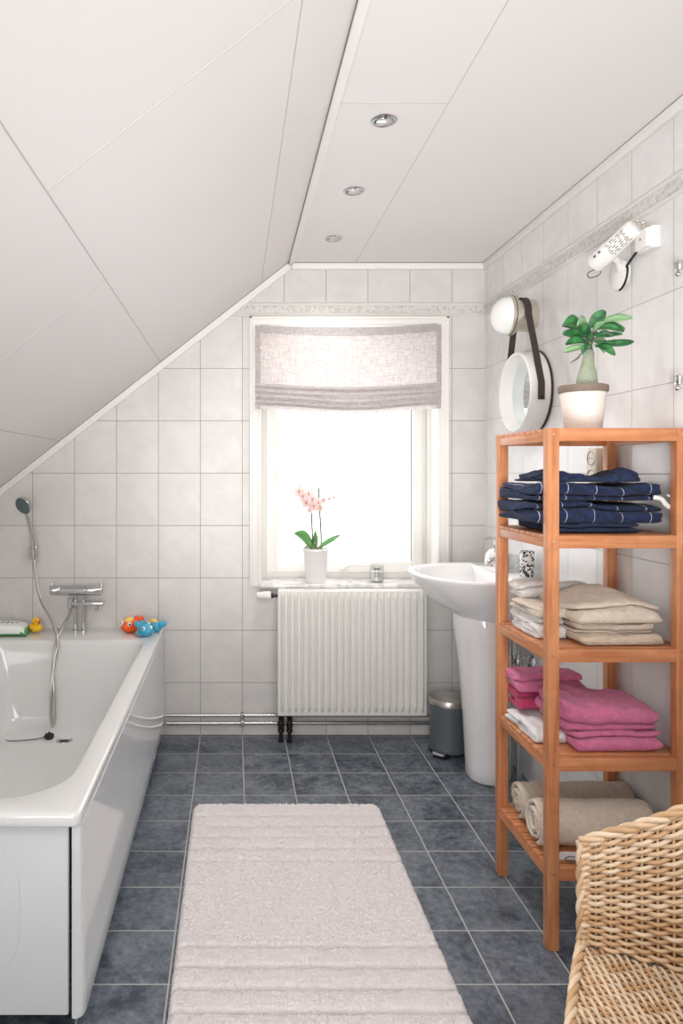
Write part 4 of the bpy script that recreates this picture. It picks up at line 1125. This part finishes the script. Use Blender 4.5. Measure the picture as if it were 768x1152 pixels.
G = 'pale towels on the middle shelf'
cloth('folded_towel', .918, 1.152, 1.860, 2.12, S3, 2, .0135, M_sand, 'sand coloured towel at the very bottom of the pale stack', 'towel', G, 21, .004, 16, yaw=.03, fill=.97)
cloth('folded_towel', .915, 1.143, 1.868, 2.10, S3+.028, 3, .0095, M_greige, 'thin greige towel lying directly on the sand coloured bottom towel', 'towel', G, 23, .006, 14, yaw=-.02, fill=1., start_back=False)
cloth('folded_towel', .898, 1.152, 1.858, 2.09, S3+.058, 3, .0155, M_beige, 'thick beige towel bulging on the right of the pale stack', 'towel', G, 25, .012, 9, yaw=.05, lift=lambda u, v: 1+.50*math.exp(-((u-.60)/.24)**2)*(.4+.6*v), fill=1.0)
cloth('folded_towel', .836, .925, 1.93, 2.135, S3, 3, .019, M_greyw, 'pale grey towel folded at the left end of the pale stack', 'towel', G, 27, .008, 15, fill=1.)
cloth('folded_towel', .840, .930, 1.92, 2.13, S3+.060, 2, .013, M_beige, 'small beige washcloth on the pale grey towel at the left of the stack', 'towel', G, 29, .008, 15, fill=1.)
cloth('folded_towel', .846, 1.085, 2.085, 2.168, S3+.0875, 3, .015, M_greyw, 'pale grey towel on top at the back of the pale stack', 'towel', G, 31, .012, 12, fill=1., lift=wave(.15, 4))

G = 'pink towels on the fourth shelf'
cloth('folded_towel', .902, 1.152, 1.864, 2.06, S4, 3, .0165, M_pink, 'thick pink towel at the bottom front of the pink pile', 'towel', G, 41, .009, 11, yaw=.03, fill=1.)
cloth('folded_towel', .885, 1.142, 1.868, 2.06, S4+.050, 3, .0175, M_pink, 'large pink towel lying on top at the front of the pink pile', 'towel', G, 44, .016, 9, yaw=.04, lift=lambda u, v: 1.42-.60*u+.35*v, fill=1., start_back=False)
cloth('folded_cloth', .838, .915, 1.925, 2.15, S4, 2, .015, M_whitet, 'crumpled white cloth under the rear pink towels', 'cloth', None, 45, .012, 18, fill=1.)
cloth('folded_towel', .845, 1.050, 2.075, 2.180, S4+.040, 3, .018, M_pinkdk, 'deep pink towel behind the large pink ones, under another', 'towel', G, 47, .006, 14, fill=1.)
cloth('folded_towel', .838, 1.050, 2.070, 2.180, S4+.0945, 3, .0165, M_pink, 'pink towel on top at the back left of the pink pile', 'towel', G, 49, .010, 13, fill=1.)

def roll(cx0, cx1, cy, cz, R0, mat, label, seed):
    turns = 2.6; th = .0155; n = 90; b = MB(); pts = []
    for i in range(n+1):
        a = turns*2*PI*i/n; r = R0 - th/2 - (th*1.06)*a/(2*PI)
        r = max(r, .006); pts.append((r*math.cos(-a-1.9), r*math.sin(-a-1.9)))
    nx = 30; R = []
    for j in range(nx+1):
        u = j/nx; k_ = {0: .5, 1: .85}.get(min(j, nx-j), 1); up, dn = [], []
        for i, (y, z) in enumerate(pts):
            a = pts[max(i-1, 0)]; c = pts[min(i+1, n)]; ty, tz = c[0]-a[0], c[1]-a[1]; L = math.hypot(ty, tz) or 1
            h = th*.47*k_*(.6 if i in (0, n) else 1); x = cx0+(cx1-cx0)*u + (.006*noise.noise(Vector((i*.05, seed, 0))) if u < .5 else 0)
            up.append((x, cy+y-tz/L*h, cz+z+ty/L*h)); dn.append((x, cy+y+tz/L*h, cz+z-ty/L*h))
        R.append(up+dn[::-1])
    b.rings(R); o_v = Vector((seed*5, 0, 0))
    zb = cz-R0
    for i, p in enumerate(b.v):
        q = p*16+o_v; d = Vector((0, noise.noise(q), noise.noise(q+Vector((5, 5, 5)))))*.004
        p = p+d+Vector((1, 1, 1))*noise.fractal(p*75, .8, 2, 4)*.0024; p.z = max(p.z, zb+.0005); b.v[i] = p
    return tag(obj('rolled_towel', b, mat, angle=180), label, 'towel', 'rolled towels on the bottom shelf')
roll(.848, 1.178, 2.095, S5+.057, .057, M_greige, 'rear greige rolled towel on the bottom shelf', 2)
roll(.835, 1.150, 1.952, S5+.064, .064, M_beige, 'front beige rolled towel on the bottom shelf, nearest the wicker chair', 5)
o = cloth('folded_cloth', .852, 1.06, 1.852, 1.880, S5, 1, .022, M_whitet, 'white folded cloth with dark circle print in front of the rolled towels', 'cloth', None, 55, .001, 18)
b = MB(); pts = [(.894+.016*math.cos(a), 1.8500, S5+.0115+.0065*math.sin(a)) for a in (2*PI*k/20 for k in range(20))]
b.tube(pts, .0016, 6, loop=True)
ring = obj('circle_print', b, M_ink, o); 

# ------------------------------------------------------------------ plant on the shelf
def caudex():
    Y = 1.985; k = Y/785; cx = px(655.5, Y); z0 = LV[0]; zt = Z(434, Y); hh = zt-z0
    t = thing('potted_caudex_plant', (cx, Y, z0), 'green-leaved plant with swollen trunk in a white ribbed pot on the shelf top', 'potted plant')
    M = Matrix.Translation((cx, Y, z0))
    b = MB(); b.lathe([(.001, 0), (.046, 0), (.049, .003), (.0605, hh-.018), (.058, hh-.016), (.05, hh-.02)], 40, M); obj('pot', b, M_potr, t)
    b = MB(); b.lathe([(.056, hh-.022), (.0635, hh-.020), (.066, hh-.016), (.066, hh-.002), (.064, hh), (.060, hh-.001), (.058, hh-.006)], 40, M, False, False); b.noise(.0012, 40); obj('pot_collar', b, plain('grey_brown_collar', (126, 112, 100), .7, var=.25, vscale=50), t)
    b = MB(); b.lathe([(.060, hh-.008), (.03, hh-.005), (.001, hh-.003)], 24, M, False, True); obj('soil', b, M_soil, t)
    A = lambda x, y, d=0: Vector((px(x, Y), Y+d, Z(y, Y)))
    b = MB(); R = []
    for y, r, dx in ((436, .029, 660), (430, .0285, 660), (424, .026, 660), (417, .0215, 660.5), (411, .0178, 661), (405, .0155, 661.5), (399, .0138, 662), (393, .010, 662.5), (384, .006, 663)):
        c = A(dx, y); R.append([c+Vector((r*math.cos(a), r*math.sin(a), 0)) for a in (2*PI*q/24 for q in range(24))])
    b.rings(R); b.noise(.0015, 45); obj('trunk', b, M_caudex, t)
    b = MB()
    for p in ([A(661, 398), A(658, 385, -.01), A(655, 372, -.01)], [A(662, 398), A(667, 384, .01), A(668, 372)], [A(661, 396), A(661, 378, .0), A(664, 362)]): b.tube(smooth_path(p, 4), .0045, 8)
    obj('stem', b, M_stalk, t)
    def leaf(p0, p1, w, mat, bend=.01, cup=.25, tilt=.35, n=12):
        b = MB(); p0, p1 = Vector(p0), Vector(p1); d = p1-p0
        vd = Vector((0, -1, 0)); side = d.cross(vd).normalized(); side = (side*(1-tilt)+vd*tilt).normalized(); nrm = d.cross(side).normalized()
        if nrm.z < 0: nrm = -nrm
        R = []
        for i in range(n+1):
            u = i/n; c = p0+d*u+Vector((0, 0, 1))*bend*math.sin(PI*u)
            ww = w*max(.06, math.sin(PI*(u**1.35)*.93+.05))**.8
            f = lambda s: c+side*ww*s+nrm*(cup*ww*abs(s)**1.5)
            R.append([f(-1), f(-.6), f(-.25), f(0)-nrm*.0012, f(.25), f(.6), f(1), f(.5)-nrm*.0022, f(0)-nrm*.0028, f(-.5)-nrm*.0022])
        b.rings(R); obj('leaf', b, mat, t, angle=180)
    c0 = (662, 381)
    for (x0, y0, d0), (x1, y1, d1), w, m, bd in (
        ((659, 372, -.01), (675.5, 351, -.02), .0175, M_leaf, .0),
        ((657, 368, 0), (630, 368, -.01), .0145, M_leaf, .020),
        ((659, 370, -.02), (637, 371, -.06), .016, M_leafpale, .014),
        ((664, 371, -.01), (706.5, 359, -.02), .0145, M_leafpale, .010),
        ((665, 373, -.02), (694, 373, -.04), .0145, M_leaf, .008),
        ((664, 378, -.01), (700, 375.5, .0), .0085, M_leaf, .0),
        ((661, 382, -.02), (627, 377, -.03), .0135, M_leaf, .006),
        ((661, 381, -.03), (640, 373, -.07), .013, M_leaf, .004),
        ((664, 386, -.02), (706, 386.5, -.03), .0130, M_leaf, -.006),
        ((664, 384, .01), (695, 383, .05), .011, M_leafpale, .010),
        ((659, 389, -.02), (630, 389, -.03), .013, M_leaf, .012),
        ((660, 391, -.02), (633, 396, .0), .010, M_leafpale, .004),
        ((656, 389, -.03), (644.5, 402.5, -.05), .0115, M_leaf, .006),
        ((665, 391, -.02), (681, 403, -.05), .0180, M_leaf, .008),
        ((662, 392, -.02), (652, 396, -.06), .013, M_leaf, .004),
        ((662, 380, -.03), (672, 384, -.08), .014, M_leaf, .004),
        ((662, 374, .01), (668, 358, .05), .013, M_leaf, .0),
        ((658, 375, .0), (640, 362, .04), .013, M_leaf, .012),
        ((663, 371, -.03), (684, 379, -.08), .0135, M_leaf, .006),
        ((660, 388, -.03), (646, 388, -.08), .0125, M_leaf, .010),
        ((664, 389, -.02), (686, 395, .03), .012, M_leafpale, .006),
        ((658, 379, -.02), (645, 384, -.07), .0125, M_leaf, .006),
        ((665, 380, .0), (684, 372, .05), .012, M_leaf, .008),
        ((661, 376, -.03), (664, 368, -.07), .012, M_leafpale, .004)):
        leaf(A(x0, y0, d0), A(x1, y1, d1), w, m, bd)
    b = MB(); b.tube(smooth_path([A(643, 401, -.05), A(640, 406, -.05), A(632, 411, -.05)], 5), [.0012, .0018, .002, .0025, .0028, .0028, .0026, .0024, .002, .0016, .001], 8); obj('withered_leaf', b, M_stalk, t)
caudex()

# ------------------------------------------------------------------ rug
def rug():
    x0, x1, y0, y1 = -.152, .538, 1.415, 2.592; hh = .025
    gro = [2.500, 2.428, 2.356, 2.284, 2.212, 1.813, 1.738, 1.664, 1.592, 1.520]
    nx, ny = 230, 392; b = MB(); rc = .045; R = []
    for j in range(ny+1):
        row = []
        for i in range(nx+1):
            x = x0+(x1-x0)*i/nx; y = y0+(y1-y0)*j/ny
            # rounded corners: pull in x
            for yc, s in ((y0+rc, -1), (y1-rc, 1)):
                dy = (y-yc)*s
                if dy > 0:
                    ins = rc-math.sqrt(max(0, rc*rc-dy*dy)); f = (x-(x0+x1)/2)/((x1-x0)/2); x = (x0+x1)/2+f*((x1-x0)/2-ins)
            ed = min(i, nx-i, j, ny-j)*.003
            z = hh*math.sqrt(max(0, 1-(1-min(1, ed/.016))**2))
            yy = y+.0022*noise.noise(Vector((x*14, y*8, 0)))
            for g in gro:
                q = abs(yy-g); z -= .020*math.exp(-(q/.0056)**2) if q < .02 else 0
            if (gro[4]+.004 < y < 2.60) or (1.40 < y < gro[5]):  # puffy bands
                dd = min(abs(yy-g) for g in gro); z += .003*min(1, dd/.03)
            if ed > .002: z += .0032*noise.noise(Vector((x*90, y*260, 0)))+.0010*noise.noise(Vector((x*40, y*90, 4)))+rnd.uniform(-.0030, .0030)
            wob = .0016*noise.noise(Vector((x*90, y*90, 9)))
            row.append(b.av((x+wob, y+wob, max(z, .001))))
        R.append(row)
    for j in range(ny):
        for i in range(nx): b.face((R[j][i], R[j][i+1], R[j+1][i+1], R[j+1][i]))
    tag(obj('bath_mat', b, M_rug, angle=180), 'pale pinkish-white rectangular bath mat with grooved bands on the tiled floor', 'bath mat')
rug()

# ------------------------------------------------------------------ wicker chair
def wicker():
    f = Vector((-.89, .456, 0)).normalized(); s = Vector((-f.y, f.x, 0)); s = Vector((-.456, -.89, 0)).normalized()
    P0 = Vector((.604, 1.215, 0)); Wd = .50
    ctr = P0 + s*Wd/2 - f*.20
    t = thing('wicker_armchair', (ctr.x, ctr.y, 0), 'woven natural wicker tub armchair cropped by the lower right corner', 'armchair')
    # plan curve of the arm/back: straight arms, rounded back
    a_ = Wd/2; cc = P0+s*Wd/2; pts = []; st, dp = .26, .22
    N = 240
    for i in range(41): pts.append(P0-f*st*i/40)
    for i in range(1, 160):
        th = PI*i/160; c, sn = math.cos(th), math.sin(th)
        pts.append(cc - s*(a_*math.copysign(abs(c)**.8, c)) - f*(st+dp*abs(sn)**.8))
    for i in range(41): pts.append(P0+s*Wd-f*st*(40-i)/40)
    N = len(pts)-1
    L = [0]
    for i in range(N): L.append(L[-1]+(pts[i+1]-pts[i]).length)
    TL = L[-1]
    def plan(d):
        d = max(0, min(TL, d))
        for i in range(N):
            if L[i+1] >= d:
                k = (d-L[i])/max(1e-9, L[i+1]-L[i]); return pts[i]*(1-k)+pts[i+1]*k
        return pts[-1]
    PL = [plan(TL*i/600) for i in range(601)]
    def pf(d):
        x = max(0, min(1, d/TL))*600; i = min(599, int(x)); return PL[i]*(1-(x-i))+PL[i+1]*(x-i)
    def nrm(d):
        a, c = pf(d-.01), pf(d+.01); tt = (c-a).normalized(); n = Vector((tt.y, -tt.x, 0)); 
        return n if n.dot(cc-f*.15-pf(d)) > 0 else -n     # inward
    zs = .435
    def top(d): e = min(d, TL-d); return .606+.09*min(1, e/.16)+.13*math.sin(PI/2*min(1, max(0, (e-.1))/.45))**2
    def surf(d, h, off=0):  # h 0..1 seat->top
        z = zs+(top(d)-zs)*h; n = nrm(d)
        flare = -.012*(h**1.3)
        return pf(d)+n*(flare+off)+Vector((0, 0, z))
    mats = M_wick
    # stakes
    b = MB(); ns = int(TL/.023)
    for k in range(ns+1):
        d = TL*k/ns; b.cur = 0; b.tube([surf(d, h/8) for h in range(9)], .0024, 6)
    # weavers
    rows = 33
    for r_ in range(rows):
        h = (r_+.5)/rows; m = rnd.choice((0, 0, 0, 1, 2, 2, 1)); b.cur = m; P = []; n = ns*5
        ph = PI*(r_ % 2)
        for i in range(n+1):
            d = TL*i/n; P.append(surf(d, h+.006*noise.noise(Vector((d*9, r_*.7, 0))), .0052*math.cos(PI*d/(TL/ns)+ph)))
        b.tube(P, .0038*rnd.uniform(.88, 1.08), 6)
    b.cur = 3; R = [[b.av(surf(TL*i/90, h/8, -.0065)) for i in range(91)] for h in range(9)]  # added dark sheet behind the weave, paints the gaps between strands dark
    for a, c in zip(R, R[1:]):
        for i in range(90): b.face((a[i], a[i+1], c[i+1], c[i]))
    obj('arm_and_back', b, mats, t, angle=180)
    # backing skin, outer lower skirt
    b = MB()
    def skirt(d, h): # h 0 top(seat) .. 1 floor
        z = zs*(1-h)+.02*h; n = nrm(d); return pf(d)+n*(-.012-.02*math.sin(PI*h))+Vector((0, 0, z))
    b.cur = 0
    for r_ in range(46):
        h = (r_+.5)/46; b.cur = rnd.choice((0, 1, 2)); n = ns*3
        b.tube([skirt(TL*i/n, h)+nrm(TL*i/n)*.0045*math.cos(PI*i/3+PI*(r_ % 2)) for i in range(n+1)], .0042, 5)
    for k in range(ns+1):
        d = TL*k/ns; b.cur = 1; b.tube([skirt(d, h/6) for h in range(7)], .0035, 5)
    obj('side_skirt', b, mats, t, angle=180)
    # seat: domed surface with bulging front edge
    def front(v):  # v 0..1 along s from P0
        return P0+s*Wd*v + f*(.012*math.sin(PI*v))
    def inside(q):
        r_ = q-P0; u = -(r_.dot(f)); v = r_.dot(s)/Wd
        if not (0 < v < 1): return False
        c = abs(2*v-1); 
        lim = st + dp*max(0, 1-c**2.5)**.4
        return -.012*math.sin(PI*v) < u < lim
    def sz(q):
        r_ = q-P0; u = -(r_.dot(f))/(st+dp); v = r_.dot(s)/Wd
        return zs-.004-.022*math.sin(PI*max(0, min(1, u)))*math.sin(PI*max(0, min(1, v)))
    b = MB(); D = (s*.80-f*.60).normalized(); Nn = Vector((D.y, -D.x, 0))
    for k in range(-80, 110):
        b.cur = rnd.choice((0, 2, 2, 1, 0)); P = []; ph = PI*(k % 2)
        def flush():
            if len(P) > 3: b.tube(P, .0030, 6)
            P.clear()
        for i in range(-20, 260):
            d = i*.0045; q = cc-f*.2+Nn*(k*.0062+.0016*noise.noise(Vector((k*.7, d*8, 0))))+D*(d-.5)
            if inside(q): P.append(Vector((q.x, q.y, sz(q)+.0040*math.cos(PI*d/.020+ph))))
            else: flush()
        flush()
    for k in range(-30, 45):
        b.cur = 1; P = []
        for i in range(-20, 120):
            d = i*.01; q = cc-f*.2+D*(k*.020-.1)+Nn*(d-.5)
            if inside(q): P.append(Vector((q.x, q.y, sz(q))))
            else: flush()
        flush()
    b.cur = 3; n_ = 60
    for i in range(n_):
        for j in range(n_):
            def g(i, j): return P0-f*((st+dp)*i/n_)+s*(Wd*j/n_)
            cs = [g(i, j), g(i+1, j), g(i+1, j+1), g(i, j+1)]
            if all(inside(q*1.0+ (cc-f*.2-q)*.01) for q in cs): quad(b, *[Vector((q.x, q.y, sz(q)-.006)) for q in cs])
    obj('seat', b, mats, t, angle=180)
    # front skirt
    b = MB()
    for r_ in range(40):
        b.cur = rnd.choice((0, 1, 2)); z = zs-.008-(zs-.03)*r_/39
        b.tube([front(i/60)-f*.01*(r_/39)+f*.0045*math.cos(PI*i/3+PI*(r_ % 2))+Vector((0, 0, z)) for i in range(61)], .0046, 5)
    b.cur = 1
    for k in range(21): b.tube([front(k/20)+Vector((0, 0, zs-.01)), front(k/20)-f*.01+Vector((0, 0, .0))], .0045, 5)
    obj('front_skirt', b, mats, t, angle=180)
    # braided border: along the top rim, down the arm fronts, along the seat front
    def braid(path, r=.0066, turns=26):
        P = smooth_path(path, 16); n = len(P); out = MB()
        ln = [0]
        for i in range(1, n): ln.append(ln[-1]+(P[i]-P[i-1]).length)
        tot = ln[-1]
        for q in range(3):
            out.cur = (0, 1, 2)[q]; S = []; m = int(tot/.004)
            for i in range(m+1):
                d = tot*i/m; k = max(1, next((z for z in range(n) if ln[z] >= d), n-1)); kk = (d-ln[k-1])/max(1e-9, ln[k]-ln[k-1]); p = P[k-1]*(1-kk)+P[k]*kk
                tt = (P[k]-P[k-1]).normalized(); up = Vector((0, 0, 1)) if abs(tt.z) < .8 else f
                A_ = (up-tt*up.dot(tt)).normalized(); B_ = tt.cross(A_); an = 2*PI*d/.085+2*PI*q/3
                S.append(p+A_*math.cos(an)*r*.75+B_*math.sin(an)*r*.75)
            out.tube(S, r*.72, 7)
        return out
    topP = [surf(TL*i/40, 1.0) for i in range(41)]
    obj('rim_braid', braid(topP), mats, t, angle=180)
    dn = [surf(0, 1), surf(0, .6)+Vector((-.0, 0, 0)), surf(0, .3), surf(0, .02)] 
    fr = [front(i/16)+Vector((0, 0, zs+.002)) for i in range(17)]
    dn2 = [surf(TL, .02), surf(TL, .3), surf(TL, .6), surf(TL, 1)]
    obj('front_braid', braid(dn+fr[1:-1]+dn2, .0060), mats, t, angle=180)
    for q, (u, v) in enumerate(((.05, .06), (.05, .94), (.8, .22), (.8, .78))):
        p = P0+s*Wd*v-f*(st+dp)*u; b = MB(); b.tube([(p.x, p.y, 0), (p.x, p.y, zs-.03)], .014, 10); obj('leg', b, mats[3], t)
wicker()

# ------------------------------------------------------------------ light
w = bpy.data.worlds.new('World'); sc.world = w; w.use_nodes = True; nt = w.node_tree; nt.nodes.clear()
bg = nt.nodes.new('ShaderNodeBackground'); ou = nt.nodes.new('ShaderNodeOutputWorld'); nt.links.new(bg.outputs[0], ou.inputs[0])
tcw = nt.nodes.new('ShaderNodeTexCoord'); spw = nt.nodes.new('ShaderNodeSeparateXYZ'); nt.links.new(tcw.outputs['Generated'], spw.inputs[0])
cw = nt.nodes.new('ShaderNodeValToRGB'); ew = cw.color_ramp.elements
ew[0].position = .46; ew[0].color = (.93, .93, .95, 1); ew[1].position = .54; ew[1].color = (1, 1, 1, 1)
mpw = nt.nodes.new('ShaderNodeMapRange'); mpw.inputs[1].default_value = -1; nt.links.new(spw.outputs[2], mpw.inputs[0]); nt.links.new(mpw.outputs[0], cw.inputs[0]); nt.links.new(cw.outputs[0], bg.inputs[0])
bg.inputs[1].default_value = 3.5
def area(name, loc, target, sx, sy, power, col=(1, 1, 1)):
    l = bpy.data.lights.new(name, 'AREA'); l.shape = 'RECTANGLE'; l.size = sx; l.size_y = sy; l.energy = power; l.color = col
    o = bpy.data.objects.new(name, l); COL.objects.link(o); o.location = loc
    o.rotation_euler = (Vector(target)-Vector(loc)).to_track_quat('-Z', 'Y').to_euler(); return o
area('rear_fill', (-.35, -.95, 1.35), (.5, 2.6, .8), 1.4, 1.9, 48, (1, .985, .97))  # unseen fill panel added behind the camera to brighten the room
area('overhead_fill', (.45, .35, 2.2), (.55, 2.0, .3), .9, .9, 18, (1, .98, .96))  # added fill overhead, out of view; no fixture hangs there
l = bpy.data.lights.new('ceiling_fill', 'SPOT'); l.energy = 270; l.spot_size = 1.05; l.spot_blend = 1; l.shadow_soft_size = .45; l.color = (1, .985, .975)  # added unseen spot behind the camera, brightens the far ceiling
o = bpy.data.objects.new('ceiling_fill', l); COL.objects.link(o); o.location = (-.1, -.7, .55); o.rotation_euler = (Vector((.55, 2.9, 2.2))-o.location).to_track_quat('-Z', 'Y').to_euler()
for y in (1.977, 2.472, 2.977):
    l = bpy.data.lights.new('downlight_bulb', 'SPOT'); l.energy = 16; l.spot_size = 2.4; l.spot_blend = 1; l.shadow_soft_size = .06; l.color = (1, .96, .92)
    o = bpy.data.objects.new('downlight_bulb', l); COL.objects.link(o); o.location = (.4245, y, CZ-.03)

# ------------------------------------------------------------------ camera
cam = bpy.data.cameras.new('camera'); co = bpy.data.objects.new('camera', cam); COL.objects.link(co)
co.location = (0, 0, H); co.rotation_euler = (PI/2, 0, 0)
cam.sensor_fit = 'HORIZONTAL'; cam.sensor_width = 36; cam.lens = 785/768*36
cam.shift_x = (384-263)/768; cam.shift_y = -(576-531)/768; cam.clip_start = .02
sc.camera = co
sc.view_settings.view_transform = 'Standard'; sc.view_settings.look = 'None'; sc.view_settings.exposure = 0; sc.view_settings.gamma = 1
